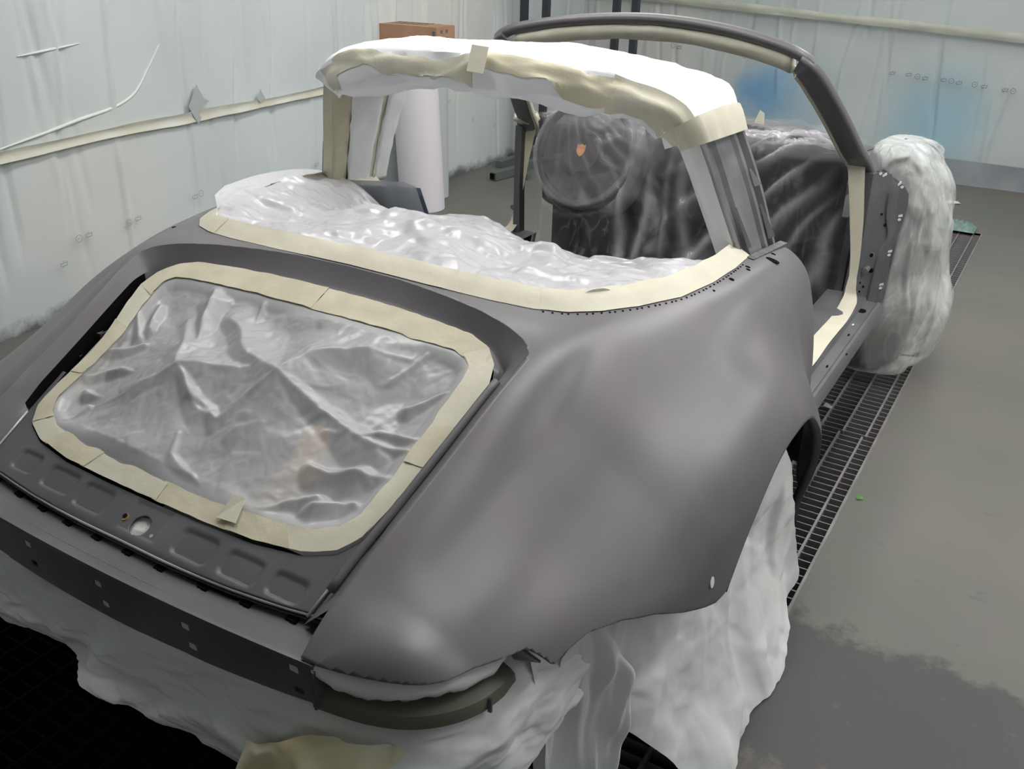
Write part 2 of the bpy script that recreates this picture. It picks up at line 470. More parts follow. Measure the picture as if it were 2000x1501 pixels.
# ================================================================== ROOM
# floor slab with the grate channel left open
GX0, GX1, GY0, GY1 = -.90, .895, -1.50, 4.36
RX0, RX1, RY0, RY1 = -2.75, 2.9, -3.6, 5.85
mb = MB()
for (x0, x1, y0, y1) in ((RX0, GX0, RY0, RY1), (GX1, RX1, RY0, RY1), (GX0, GX1, GY1, RY1), (GX0, GX1, RY0, GY0)):
    mb.box(((x0 + x1) / 2, (y0 + y1) / 2, -.05), (x1 - x0, y1 - y0, .1))
fl = mb.build('floor', FLOORM); tag(fl, kind='structure', label='stained grey painted concrete floor of the spray booth')
mb = MB()
mb.box((0, (GY0 + GY1) / 2, -.62), (GX1 - GX0, GY1 - GY0, .02))
for x in (GX0 - .01, GX1 + .01): mb.box((x, (GY0 + GY1) / 2, -.36), (.02, GY1 - GY0, .5))
for y in (GY0 - .01, GY1 + .01): mb.box((0, y, -.36), (GX1 - GX0, .02, .5))
mb.build('pit', VOID, fl)
mb = MB(); mb.box((GX1 + .004, (GY0 + GY1) / 2, -.012), (.008, GY1 - GY0, .03)); mb.box((0, GY1 + .004, -.012), (GX1 - GX0, .008, .03))
mb.build('grate_frame', GRATE, fl)

# floor gratings: panels of bars
def bar_mesh(name, d):
    b = MB().box((0, 0, 0), d); o = b.build(name, GRATE); return o
PL = .972
nX = 27
def grate_panel(x0, x1, y0, label, joint):
    g = empty('floor_grating', ((x0 + x1) / 2, y0, -.03)); tag(g, label, 'grating', 'floor gratings over the booth pit')
    wdt = x1 - x0
    gm = GRATE if y0 > -.6 else GRATE_SHADE; key = 'cross_%s_%.3f' % (gm.name, wdt)  # rearmost panel gets the steel with painted-in shade
    me = bpy.data.meshes.get(key)
    if me is None:
        b = MB().box((0, 0, 0), (wdt - .004, .0042, .022)); o = b.build('crossbar', gm); me = o.data; me.name = key; bpy.data.objects.remove(o)
    for k in range(nX):
        o = bpy.data.objects.new('crossbar', me); COL.objects.link(o); o.parent = g
        o.location = (0, PL * (k + .5) / nX, .0135)
    key2 = 'long_' + gm.name
    me2 = bpy.data.meshes.get(key2)
    if me2 is None:
        b = MB().box((0, 0, 0), (.007, PL - .006, .026)); o = b.build('bearing_bar', gm); me2 = o.data; me2.name = key2; bpy.data.objects.remove(o)
    nb = int(round(wdt / .0765))
    for k in range(nb):
        xx = wdt / 2 - .038 - k * .0765 + joint
        if abs(xx) > wdt / 2 - .004: continue
        o = bpy.data.objects.new('bearing_bar', me2); COL.objects.link(o); o.parent = g
        o.location = (xx, PL / 2, .0160)
ordn = ['sixth', 'fifth', 'fourth', 'third', 'second', 'first']
for k in range(2, 6):
    y0 = GY1 - .005 - (6 - k) * PL
    grate_panel(0, GX1, y0, '%s slatted floor grating from the back wall, right of the car' % ordn[k], [0, .004, -.003, .006, -.006, 0][k])
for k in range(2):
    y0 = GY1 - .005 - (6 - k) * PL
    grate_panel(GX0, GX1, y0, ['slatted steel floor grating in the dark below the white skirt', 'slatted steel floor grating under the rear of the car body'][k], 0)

# left wall : a film skin with vertical folds
def wl_x(y): return -2.245 - .036 * (y + .2)
def folds(s, z, seed, n, a, smin, smax):
    rng = random.Random(seed); h = np.zeros_like(s)
    for i in range(n):
        c = rng.uniform(smin, smax); wd = rng.uniform(.008, .018); lean = rng.uniform(-.10, .10); z0 = rng.uniform(-.3, .9); z1 = z0 + rng.uniform(.5, 2.0)
        d = (s - c - lean * (z - .6) - .02 * vn(z * 3 + i, z * 0 + i, seed)) / wd
        h += rng.uniform(.4, 1) * a * np.exp(-d * d) * np.clip((z - z0) * 6, 0, 1) * np.clip((z1 - z) * 6, 0, 1) * rng.choice((1, -1))
    return h
def f_wl(u, v):
    y = -3.6 + u * 9.4; z = v * CEIL_Z
    h = folds(y, z, 5, 60, .017, -.2, 5.5) + .006 * fbm(y * 2.2, z * 1.3, 3) + .004 * crumple(y, z, 1.6, 8, 5) * np.clip((z - .75) * 4, .2, 1)
    return wl_x(y) + h + .012, y, z
V, F = surf(760, 110, f_wl)
wallL = mesh_obj('wall_left', V, F, WALL_L); tag(wallL, kind='structure', label='left booth wall covered in pale protective film')
def f_wb(u, v):
    x = -2.6 + u * 5.5; z = v * CEIL_Z
    h = folds(x, z, 9, 40, .016, -2.4, 1.6) + .008 * fbm(x * 2.0, z * 1.3, 6) + .018 * crumple(x, z, 1.3, 4, 6)
    return x, 5.69 - h, z
V, F = surf(460, 150, f_wb)
wallB = mesh_obj('wall_back', V, F, WALL_B); tag(wallB, kind='structure', label='back booth wall behind film with blue overspray')
mb = MB(); mb.box((2.85, 1.1, CEIL_Z / 2), (.1, 9.6, CEIL_Z)); o = mb.build('wall_right', WALLP); tag(o, kind='structure', label='plain right booth wall')
mb = MB(); mb.box((.1, -3.65, CEIL_Z / 2), (5.6, .1, CEIL_Z)); o = mb.build('wall_rear', mat('grey_doors', (.36, .38, .38), .7)); tag(o, kind='structure', label='grey booth doors behind the car')
mb = MB(); mb.box((.1, 1.1, CEIL_Z + .05), (5.6, 9.6, .1)); o = mb.build('ceiling', CEILM); tag(o, kind='structure', label='white booth ceiling with light fixtures')
# dark plinth of the back wall, seen under film
def f_pl(u, v):
    x = -2.5 + u * 5.3; z = v * (.175 - .02 * u)
    return x, 5.645 - .012 * crumple(x, z, 4, 3, 4) - .02 * (1 - v), z
V, F = surf(220, 10, f_pl)
o = mesh_obj('baseboard_back', V, F, mat('plinth_film', (.23, .26, .275), .38, bump=.2, bscale=18, col2=(.29, .32, .33), nscale=5)); tag(o, kind='structure', label='dark grey skirting film along the back wall')
# tape seams of the wall film
def f_t1(u, v):
    y = -.4 + u * 5.9; z = .702 + .012 * np.minimum(u * 6, 1) + .030 * np.minimum(u * 1.5, 1) + (v - .5) * .042 + .006 * fbm(y * 2, v, 3)
    return wl_x(y) + .030 + .004 * np.cos(v * 6) + .003 * fbm(y * 9, v * 2, 4), y, z
V, F = surf(160, 5, f_t1); mesh_obj('film_tape', V, F, mat('wall_tape', (.60, .59, .48), .6, col2=(.68, .68, .62), nscale=6), wallL)
def f_t2(u, v):
    x = -2.4 + u * 4.6; z = 1.125 - .045 * (x + 2.4) + (v - .5) * .055 + .006 * fbm(x * 2, v, 8)
    return x, 5.645 + .004 * np.cos(v * 6) - .004 * fbm(x * 7, v * 2, 2) - .02, z
V, F = surf(140, 5, f_t2); mesh_obj('film_tape', V, F, mat('wall_tape_grey', (.44, .46, .38), .6, col2=(.50, .52, .45), nscale=6), wallB)
# raised whitish creases in the left film
def ridge(pts, r, m, par):
    mb = MB(); mb.tube(spline(pts, 40), [r * (0.35 + .65 * math.sin(math.pi * min(1, i / 39 + .02))) for i in range(40)], 6)
    return mb.build('film_crease', m, par, True)
CREASE = mat('crease_white', (.78, .81, .80), .4)
ridge([(wl_x(.45) + .012, .45, .735), (wl_x(.8) + .012, .80, .79), (wl_x(1.1) + .012, 1.12, .86), (wl_x(1.2) + .012, 1.22, .96), (wl_x(1.25) + .010, 1.30, 1.05)], .008, CREASE, wallL)
ridge([(wl_x(.65) + .012, .62, 1.06), (wl_x(.9) + .012, .9, 1.085)], .006, CREASE, wallL)
# torn grey patch of the film
patch = np.array([(1.462, .868), (1.401, .775), (1.43, .72), (1.447, .694), (1.47, .715), (1.455, .745), (1.53, .785), (1.50, .80)])
mesh_obj('torn_patch', [(wl_x(y) + .034, y, z) for y, z in patch], [tuple(range(len(patch)))], INKW, wallL, False)
patch = np.array([(1.87, .80), (1.845, .755), (1.86, .735), (1.90, .75)])
mesh_obj('torn_patch', [(wl_x(y) + .034, y, z) for y, z in patch], [tuple(range(len(patch)))], INKW, wallL, False)

def print_mark(s, z, sz, kind, onleft, m):
    """small printed film marking: a ring and a boxy pictogram"""
    mb = MB()
    def pt(a, b):
        if onleft: return (wl_x(s + a) + .036, s + a, z + b)
        return (s + a, 5.632, z + b)
    def line(a, b, t):
        (x0, y0), (x1, y1) = a, b; L = math.hypot(x1 - x0, y1 - y0) or 1; nx, ny = -(y1 - y0) / L * t, (x1 - x0) / L * t
        mb.add([pt(x0 + nx, y0 + ny), pt(x1 + nx, y1 + ny), pt(x1 - nx, y1 - ny), pt(x0 - nx, y0 - ny)], [(0, 1, 2, 3)])
    t = sz * .07
    if kind % 2 == 0:
        for k in range(10):
            a, b = 2 * math.pi * k / 10, 2 * math.pi * (k + 1) / 10
            line((sz * .5 * math.cos(a), sz * .5 * math.sin(a)), (sz * .5 * math.cos(b), sz * .5 * math.sin(b)), t)
        line((-sz * .2, 0), (sz * .2, 0), t)
    else:
        line((-.5 * sz, -.3 * sz), (.5 * sz, -.3 * sz), t); line((.5 * sz, -.3 * sz), (.5 * sz, .35 * sz), t); line((-.5 * sz, .1 * sz), (.5 * sz, .1 * sz), t)
        line((-.5 * sz, -.3 * sz), (-.5 * sz, .1 * sz), t); line((-.1 * sz, .1 * sz), (.1 * sz, .4 * sz), t); line((-.3 * sz, -.45 * sz), (-.1 * sz, -.3 * sz), t * 1.4)
    mb.build('printed_mark', m, wallL if onleft else wallB)
for (s, z, k) in [(.72, .33, 0), (.77, .335, 1), (.98, .335, 0), (1.03, .345, 1), (1.10, .225, 0), (1.15, .23, 1), (1.19, .233, 0), (.63, .245, 1), (1.37, .37, 1), (1.41, .375, 0),
                  (1.45, .255, 0), (1.50, .262, 1), (1.54, .265, 0), (1.59, .275, 1), (1.95, .36, 0), (2.0, .365, 1), (2.25, .36, 1), (3.0, .42, 0), (3.1, .425, 1), (3.6, .52, 1), (3.9, .36, 0), (4.0, .53, 0), (3.3, .48, 1), (4.2, .28, 1)]:
    print_mark(s, z, .030, k, True, INKW)
for (s, z, k) in [(-1.05, .73, 0), (-.99, .725, 1), (-1.63, .76, 0), (-1.58, .755, 1), (.02, .70, 1), (.13, .70, 1), (.19, .69, 0), (.24, .685, 1), (.36, .685, 1), (.41, .68, 0), (.46, .675, 1), (.56, .67, 0), (.62, .665, 1), (.75, .655, 1), (.8, .65, 0), (1.0, .63, 1)]:
    print_mark(s, z, .034, k, False, INKB)

# ceiling light fixtures
for i, (x, y, ln, st) in enumerate(LAMPS):
    e = empty('ceiling_light', (x, y, CEIL_Z))
    tag(e, 'long fluorescent fixture at the %s of the booth ceiling' % (['left rear', 'left middle', 'right rear', 'right middle', 'left front', 'right front', 'outer right rear', 'outer right middle'][i]), 'ceiling light', 'ceiling light fixtures')
    MB().box((0, 0, -.03), (.46, ln + .1, .06)).build('housing', LAMPH, e)
    m = mat('lamp_tube_%d' % i, (1, 1, 1), .5, emit=(1.0, .985, .96), estr=LAMP_POWER * st)
    MB().box((0, 0, -.065), (.40, ln, .01)).build('diffuser', m, e)

# ================================================================== CAR BODY
car = empty('car_body', (0, .4, 0))
tag(car, 'stripped grey primed sports car body shell with taped openings', 'car')
def P_(o):
    """parent to the car keeping world coordinates"""
    o.parent = car; o.matrix_parent_inverse = Matrix.Translation(Vector(car.location)).inverted(); return o

# --- rear skin: cross sections, right half   (x, z) x 11
ST = [
 (-.87, [(0, .570), (.25, .568), (.46, .555), (.50, .540), (.54, .510), (.57, .475), (.59, .44), (.61, .40), (.62, .36), (.62, .32), (.62, .28)]),
 (-.85, [(0, .590), (.25, .588), (.46, .575), (.495, .572), (.545, .548), (.58, .510), (.60, .47), (.62, .42), (.63, .37), (.63, .32), (.63, .28)]),
 (-.80, [(0, .625), (.25, .622), (.46, .612), (.54, .612), (.60, .598), (.645, .565), (.665, .52), (.68, .47), (.685, .42), (.685, .36), (.68, .28)]),
 (-.72, [(0, .665), (.25, .662), (.464, .652), (.56, .636), (.635, .612), (.69, .578), (.715, .543), (.73, .50), (.735, .45), (.735, .38), (.73, .28)]),
 (-.65, [(0, .700), (.25, .697), (.470, .687), (.57, .656), (.655, .628), (.715, .590), (.745, .550), (.762, .50), (.768, .45), (.768, .38), (.76, .28)]),
 (-.50, [(0, .780), (.25, .775), (.482, .757), (.585, .712), (.675, .668), (.745, .622), (.790, .584), (.815, .550), (.823, .50), (.825, .42), (.82, .28)]),
 (-.35, [(0, .855), (.25, .850), (.498, .832), (.600, .772), (.692, .722), (.770, .670), (.826, .622), (.856, .568), (.866, .51), (.867, .42), (.86, .28)]),
 (-.25, [(0, .884), (.25, .882), (.505, .868), (.600, .822), (.695, .770), (.779, .714), (.844, .658), (.877, .598), (.885, .53), (.886, .42), (.88, .28)]),
 (-.15, [(0, .893), (.25, .890), (.500, .878), (.592, .856), (.695, .802), (.785, .744), (.856, .690), (.890, .622), (.897, .54), (.897, .42), (.89, .28)]),
 (.00, [(0, .897), (.25, .894), (.500, .884), (.610, .868), (.700, .827), (.783, .775), (.858, .724), (.897, .65), (.903, .55), (.902, .42), (.89, .28)]),
 (.12, [(0, .897), (.25, .894), (.500, .884), (.630, .869), (.706, .835), (.775, .782), (.848, .733), (.899, .66), (.907, .55), (.906, .42), (.89, .28)]),
 (.25, [(0, .895), (.25, .892), (.500, .882), (.648, .868), (.714, .843), (.768, .793), (.825, .732), (.888, .645), (.907, .54), (.907, .42), (.89, .28)]),
 (.38, [(0, .890), (.25, .888), (.500, .880), (.655, .864), (.717, .841), (.763, .795), (.801, .728), (.853, .625), (.895, .53), (.903, .42), (.88, .28)]),
 (.48, [(0, .885), (.25, .880), (.500, .872), (.652, .860), (.715, .840), (.757, .796), (.785, .728), (.815, .620), (.852, .52), (.878, .42), (.86, .28)]),
 (.56, [(0, .880), (.25, .872), (.500, .864), (.648, .853), (.708, .838), (.750, .794), (.775, .725), (.796, .620), (.813, .52), (.830, .42), (.83, .28)]),
 (.70, [(0, .870), (.25, .862), (.500, .850), (.640, .838), (.690, .830), (.735, .788), (.762, .715), (.783, .620), (.796, .52), (.803, .42), (.80, .28)]),
]
SY = np.array([s[0] for s in ST]); SV = np.array([s[1] for s in ST])       # (ns, 11, 2)
NU = 11
def skin_section(y):
    """dense sections for array y -> (len(y), m, 2)"""
    S = cr(SY, SV, np.asarray(y, float))
    return S
_uq = np.linspace(0, NU - 1, 181)
def skin_dense(y):
    S = skin_section(y)                       # n,11,2
    D = cr(np.arange(NU), S.transpose(1, 0, 2), _uq).transpose(1, 0, 2)
    return D
def skin_z(x, y):
    x = np.abs(np.atleast_1d(np.asarray(x, float))); y = np.atleast_1d(np.asarray(y, float))
    D = skin_dense(y); out = np.zeros(len(x))
    for i in range(len(x)):
        xs = D[i, :, 0]; k = int(np.argmax(xs)); out[i] = np.interp(x[i], np.maximum.accumulate(xs[:k + 1]), D[i, :k + 1, 1])
    return out

# outlines in plan (right half listed from the centre outwards)
REC = [(0, -.172), (.14, -.176), (.26, -.192), (.36, -.212), (.43, -.236), (.478, -.258), (.503, -.284), (.500, -.33), (.488, -.45), (.476, -.6), (.466, -.7), (.461, -.78), (.460, -.92)]
OPN = [(0, -.228), (.15, -.231), (.27, -.238), (.36, -.247), (.408, -.264), (.440, -.295), (.455, -.335), (.447, -.44), (.428, -.58), (.414, -.645), (.388, -.677), (.335, -.698), (.24, -.711), (.12, -.7145), (0, -.715)]
INN = [(0, -.284), (.15, -.285), (.27, -.288), (.345, -.290), (.380, -.298), (.398, -.315), (.403, -.345), (.401, -.44), (.396, -.55), (.386, -.615), (.366, -.645), (.325, -.663), (.24, -.676), (.12, -.681), (0, -.682)]
WIN = [(0, -.165), (.20, -.168), (.345, -.160), (.43, -.147), (.49, -.122), (.54, -.075), (.585, .0), (.627, .105), (.650, .235), (.655, .36), (.650, .48), (.65, .72)]
def lidz(y): return .865 + .5 * (y + .27) - .03

ys = np.r_[np.linspace(-.87, .70, 250)]
D = skin_dense(ys)
V = []
for i, y in enumerate(ys):
    for j in range(D.shape[1]): V.append((D[i, j, 0], y, D[i, j, 1]))
V = np.array(V); F = gridf(len(ys), D.shape[1])
recpoly = np.r_[np.array(REC), [(-.3, -.92), (-.3, -.172)]]
winpoly = np.r_[np.array(WIN), [(-.3, .72), (-.3, -.165)]]
# rear window + lid cut outs
V, F = clip(V, F, sdist(recpoly, V[:, 0], V[:, 1]))
V, F = clip(V, F, np.where(V[:, 2] > .75, sdist(winpoly, V[:, 0], V[:, 1]), 1.0))
# wheel arch
ARC = (.09, .300, .352)
side = V[:, 0] > .5
V, F = clip(V, F, np.where(V[:, 0] > .5, np.hypot(V[:, 1] - ARC[0], V[:, 2] - ARC[1]) - ARC[2], 1.0))
# lower edge behind the wheel
low = np.array([(-.95, .581), (-.652, .581), (-.640, .566), (-.628, .545), (-.60, .556), (-.56, .566), (-.50, .563), (-.44, .545), (-.37, .510), (-.30, .480), (-.26, .466), (-.225, .467), (-.20, .492), (-.1, .60)])
V, F = clip(V, F, np.where(V[:, 1] < -.15, V[:, 2] - np.interp(V[:, 1], low[:, 0], low[:, 1]), 1.0))
# front: sill bottom and door shut edge
V, F = clip(V, F, V[:, 2] - .285)
de = np.array([(.28, .60), (.45, .645), (.55, .672), (.65, .685), (.75, .688), (.80, .68), (.84, .672), (.90, .67)])
V, F = clip(V, F, np.interp(V[:, 2], de[:, 0], de[:, 1]) - V[:, 1])
Vm = V * [-1, 1, 1]; Fm = [tuple(i + len(V) for i in f[::-1]) for f in F]
skin = P_(mesh_obj('rear_quarter_skin', np.r_[V, Vm], list(F) + Fm, PRIMER, None, True, solid=.004, off=-1, merge=.0006, angle=math.radians(50)))
skin['label'] = 'smooth grey primed rear wings and cowl'

# returned lips: door shut edge, arch lip
def strip(A, B, name, m, k=2):
    A = np.asarray(A); B = np.asarray(B); V = np.stack([A * (1 - t) + B * t for t in np.linspace(0, 1, k)], 1).reshape(-1, 3)
    return P_(mesh_obj(name, V, gridf(len(A), k), m, None, True, solid=.002))
for s in (1, -1):
    zz = np.linspace(.30, .835, 40); yy = np.interp(zz, de[:, 0], de[:, 1]); DD = skin_dense(yy)
    xx = np.array([np.interp(-z, -DD[i, 70:, 1], DD[i, 70:, 0]) for i, z in enumerate(zz)])
    A = np.stack([s * xx, yy, zz], 1)
    strip(A, A + np.array([-.055 * s, .012, 0]), 'door_jamb', PRIMER, 4)
    th = np.linspace(math.radians(-12), math.radians(152), 60)
    ya = ARC[0] + ARC[2] * np.cos(th); za = ARC[1] + ARC[2] * np.sin(th); DD = skin_dense(ya)
    xa = np.array([np.interp(-z, -DD[i, 70:, 1], DD[i, 70:, 0]) for i, z in enumerate(za)])
    A = np.stack([s * xa, ya, za], 1); B = np.stack([s * (xa - .022), ARC[0] + (ARC[2] - .004) * np.cos(th), ARC[1] + (ARC[2] - .004) * np.sin(th)], 1)
    strip(A, B, 'arch_lip', PRIMER_D)
    th = np.linspace(math.radians(-25), math.radians(200), 40)
    r = ARC[2] + .02
    A = np.stack([s * np.full(40, .775), ARC[0] + r * np.cos(th), ARC[1] + r * np.sin(th)], 1)
    B = A * [0, 1, 1] + np.array([.56 * s, 0, 0])
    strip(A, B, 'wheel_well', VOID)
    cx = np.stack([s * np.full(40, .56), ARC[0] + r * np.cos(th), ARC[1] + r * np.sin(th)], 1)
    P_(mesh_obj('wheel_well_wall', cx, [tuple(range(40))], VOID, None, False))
    # tyre
    prof = [(.0, .19), (.02, .20), (.06, .20), (.08, .30), (.07, .315), (-.12, .315), (-.14, .30), (-.13, .2)]
    n = 36; Vt = []; yc, zc = .09, .316
    for k in range(n):
        a = 2 * math.pi * k / n
        for (dx, rr) in prof: Vt.append((s * (.70 + dx), yc + rr * math.cos(a), zc + rr * math.sin(a)))
    m_ = len(prof); Ft = [(k * m_ + j, k * m_ + j + 1, ((k + 1) % n) * m_ + j + 1, ((k + 1) % n) * m_ + j) for k in range(n) for j in range(m_ - 1)]
    P_(mesh_obj('rear_tyre', Vt, Ft, RUBBER))
    # small hole near the wing's lower corner
mb = MB()
yh, zh = -.285, .525
DD = skin_dense([yh]); xh = np.interp(-zh, -DD[0, 70:, 1], DD[0, 70:, 0])
mb.disc((xh - .0005, yh, zh), (1, -.1, .15), .011, 16, rx=.0075, thick=.002)
o = mb.build('drain_hole', PAPER, None); P_(o)

# --- gutter round the lid opening
def mirror_u(H):   # right bottom -> top -> left bottom
    H = np.asarray(H, float); R = H[::-1]; return np.r_[R, (H * [-1, 1])[1:]]
nU = 161
ou = resample(mirror_u([p for p in REC if p[1] > -.90]), nU)
def iux(y): return np.interp(y, [-.93, -.80, -.735, -.62, -.58, -.44, -.335], [.398, .407, .413, .428, .432, .447, .455])
opn_c = resample(np.r_[np.array(OPN), (np.array(OPN) * [-1, 1])[::-1][1:]], 900)
iu = np.array([opn_c[np.argmin(np.hypot(*(opn_c - q).T))] for q in ou])
_w = np.clip((-.31 - ou[:, 1]) / .06, 0, 1)[:, None]
iu = iu * (1 - _w) + np.c_[np.sign(ou[:, 0]) * iux(ou[:, 1]), ou[:, 1]] * _w
for _ in range(3): iu[1:-1] = .25 * iu[:-2] + .5 * iu[1:-1] + .25 * iu[2:]
zo = skin_z(ou[:, 0], np.maximum(ou[:, 1], -.869))
rows = []
topness = np.clip((ou[:, 1] + .34) / .10, 0, 1); opened = np.clip((ou[:, 1] + .66) / .05, 0, 1)
for (t, dt_, ts, ds) in ((0, 0, 0, 0), (.06, -.004, .10, -.003), (.30, -.018, .40, -.010), (.55, -.030, .66, -.016), (.66, -.034, .70, -.065), (.8, -.036, .96, -.065), (1.0, -.036, 1.0, -.034)):
    tt = (t * topness + ts * (1 - topness))
    xy = ou * (1 - tt[:, None]) + iu * tt[:, None]
    base = zo * (1 - tt) + (lidz(iu[:, 1]) + .03 - .004) * tt
    ds_ = ds * opened + (-.034 * ts) * (1 - opened)
    rows.append(np.c_[xy, base + dt_ * topness + ds_ * (1 - topness)])
R = np.array(rows).transpose(1, 0, 2)
# split: bevel (painted), gutter (dark) along the sides
Vg = R.reshape(-1, 3); Fg = gridf(nU, len(rows))
top_f = []; side_f = []
for f in Fg:
    i = f[0] // len(rows); j = f[0] % len(rows)
    (side_f if (topness[i] < .5 and opened[i] > .2 and j >= 3) else top_f).append(f)
P_(mesh_obj('lid_recess', Vg, top_f, PRIMER, None, True, angle=math.radians(40)))
P_(mesh_obj('lid_gutter', Vg, side_f, VOID, None, True))
# rolled bead along the right and left gutter
for s in (1,):
    pts = [(s * x, y, float(lidz(y)) + .026) for x, y in [(.476, -.345), (.470, -.40), (.460, -.5), (.450, -.6), (.440, -.68), (.434, -.745)]]
    MBt = MB().tube(spline(pts, 24), .0075, 8); P_(MBt.build('gutter_bead', PRIMER_B, None, True))
    pts = [(s * (x + .010), y, z) for x, y, z in [(p[0] * s, p[1], p[2] + .001) for p in pts]]
    # body side edge
for k, (x, y, dz) in enumerate([(-.447, -.45, -.02), (-.449, -.50, -.03), (-.442, -.545, -.03)]):
    P_(MB().box((x, y, float(lidz(y)) + dz), (.012, .022, .02)).build('hinge_stub', PRIMER_D))

# engine bay below
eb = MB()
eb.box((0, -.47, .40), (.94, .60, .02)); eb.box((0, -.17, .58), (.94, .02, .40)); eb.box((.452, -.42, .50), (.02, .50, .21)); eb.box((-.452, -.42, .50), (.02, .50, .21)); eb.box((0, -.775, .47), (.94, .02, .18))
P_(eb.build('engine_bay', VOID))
fan = MB(); fan.tube([(.03, -.68, .475), (.03, -.45, .52)], [.105, .115], 28); P_(fan.build('fan_shroud', GREENE, None, True))
P_(MB().tube([(.15, -.62, .575), (.16, -.5, .62), (.12, -.42, .64)], [.03, .035, .03], 10).build('intake_duct', BROWN, None, True))
P_(MB().box((-.22, -.5, .55), (.18, .2, .10)).build('engine_block', PRIMER_D)); P_(MB().box((.30, -.52, .53), (.16, .26, .08)).build('air_box', PRIMER_D))

# --- rear panel with pressed rectangles and latch hole
SEAM = [(0, -.786), (.12, -.786), (.25, -.781), (.36, -.772), (.44, -.762)]
seam_u = mirror_u(SEAM[::1])
op_full = np.r_[np.array(OPN), (np.array(OPN) * [-1, 1])[::-1][1:-1]]
RECTS = [(-.322, -.737, .062, .038), (-.217, -.742, .082, .040), (-.117, -.746, .078, .044), (.144, -.749, .082, .044), (.250, -.749, .080, .040), (.347, -.747, .070, .036)]
def f_rp(u, v):
    x = -.458 + u * .916; y0 = np.interp(np.abs(x), [p[0] for p in SEAM], [p[1] for p in SEAM]); y = y0 + v * (-.56 - y0)
    d = np.zeros_like(x)
    for (cx, cy, wx, wy) in RECTS:
        q = np.maximum(np.abs(x - cx) - (wx / 2 - .012), 0); r = np.maximum(np.abs(y - cy) - (wy / 2 - .010), 0)
        dd = np.hypot(q, r * 1.1) - .011
        d -= .0050 * np.clip(-dd / .005 + .5, 0, 1)
    # shallow frame round the latch
    dd = np.maximum(np.abs(x - .018) - .045, np.abs(y + .745) - .026); d -= .0022 * np.clip(-dd / .004 + .5, 0, 1)
    roll = np.clip((-.777 - y) / .01, 0, 1)
    return x, y, lidz(y) - .004 + d - .004 * roll * roll
Vp, Fp = surf(300, 90, f_rp)
Vp, Fp = clip(Vp, Fp, sdist(op_full, Vp[:, 0], Vp[:, 1]))
Vp, Fp = clip(Vp, Fp, iux(Vp[:, 1]) + .004 - np.abs(Vp[:, 0]))
Vp, Fp = clip(Vp, Fp, np.hypot((Vp[:, 0] - .014), (Vp[:, 1] + .755) * 1.118) - .0205)
rp = P_(mesh_obj('rear_panel', Vp, Fp, PRIMER_B, None, True, solid=.003, off=-1))
nrm = Vector((0, -.447, .894))
def onlid(x, y, dz=0): return (x, y, float(lidz(y)) + dz)
def sub(o, par):
    o.parent = par; return o
mb = MB(); mb.disc(onlid(-.027, -.753, -.003), nrm, .0075, 14); sub(mb.build('brass_ring', mat('brass', (.45, .28, .08), .4, metal=.5)), rp)
mb = MB(); mb.disc(onlid(-.027, -.753, -.0005), nrm, .0045, 12, thick=.001); sub(mb.build('screw_hole', VOID), rp)
mb = MB(); mb.disc(onlid(.050, -.762, -.0045), nrm, .0035, 10); sub(mb.build('screw_hole', BARE), rp)
def f_lp(u, v):
    r = u * .026; a = v * 2 * math.pi; x = .014 + r * np.cos(a); y = -.755 + r * np.sin(a) * .9
    return x, y, lidz(y) - .018 + .16 * crumple(x, y, 40, 3, 5) * .06
V_, F_ = surf(14, 28, f_lp)
lp = mesh_obj('crumpled_paper', V_, F_, mat('latch_paper', (.62, .63, .62), .5, bump=.3, bscale=120), None, False); tag(lp, 'crumpled white paper stuffed in the round latch hole', 'paper')
# seam edge
sm = spline(np.c_[seam_u[:, 0], seam_u[:, 1] - .001, lidz(seam_u[:, 1]) - .0055], 80)
P_(MB().tube(sm, .0028, 6).build('panel_edge', BARE, None, True))
for s in (1, -1):
    P_(MB().tube([(s * (float(iux(y)) + .002), y, float(lidz(y)) + .002) for y in (-.775, -.735, -.70, -.66)], .0026, 6).build('seam_edge', BARE, None, True))

# --- bumper crossmember (shelf + face) with square holes
def bump_y(x): return -.860 + .016 * (np.abs(x) / .46)**2
HOLES = [(-.159, .546), (-.158, .503), (.028, .541), (.033, .499), (.230, .542), (.236, .502), (.447, .557), (.450, .513), (-.42, .553), (-.42, .51)]
def f_bc(u, v):
    x = -.484 + u * .968
    ys_ = np.interp(np.abs(x), [p[0] for p in SEAM], [p[1] for p in SEAM])
    top = .572 + .003 * (np.abs(x) / .46)**2; bot = .470 + .028 * (np.abs(x) / .48)**2
    # v 0..0.12 drop, ..0.5 shelf, ..1 face
    a = np.clip(v / (11 / 89), 0, 1); b = np.clip((v - 11 / 89) / (32 / 89), 0, 1); c = np.clip((v - 43 / 89) / (46 / 89), 0, 1)
    y = ys_ + .006 * a + (bump_y(x) - ys_ - .006) * b
    z = (lidz(ys_) - .012) - .012 * a
    z = z + (top - z) * b - .004 * np.sin(math.pi * b)
    rr = np.clip((v - .44) / .08, 0, 1)
    z = z - (top - bot) * c
    y = y + .008 * c
    return x, y, z
Vb, Fb = surf(220, 90, f_bc)
for (hx, hz) in HOLES:
    g = np.maximum(np.abs(Vb[:, 0] - hx) - .0085, np.abs(Vb[:, 2] - hz) - .0065)
    Vb, Fb = clip(Vb, Fb, np.where(Vb[:, 1] < -.83, g, 1.0))
bc = P_(mesh_obj('bumper_crossmember', Vb, Fb, PRIMER_B, None, True, solid=.003, off=1, angle=math.radians(35)))
for s in (1, -1):
    mb = MB(); mb.box((s * .487, -.835, .535), (.004, .028, .070)); sub(mb.build('end_flange', PRIMER_B), bc)
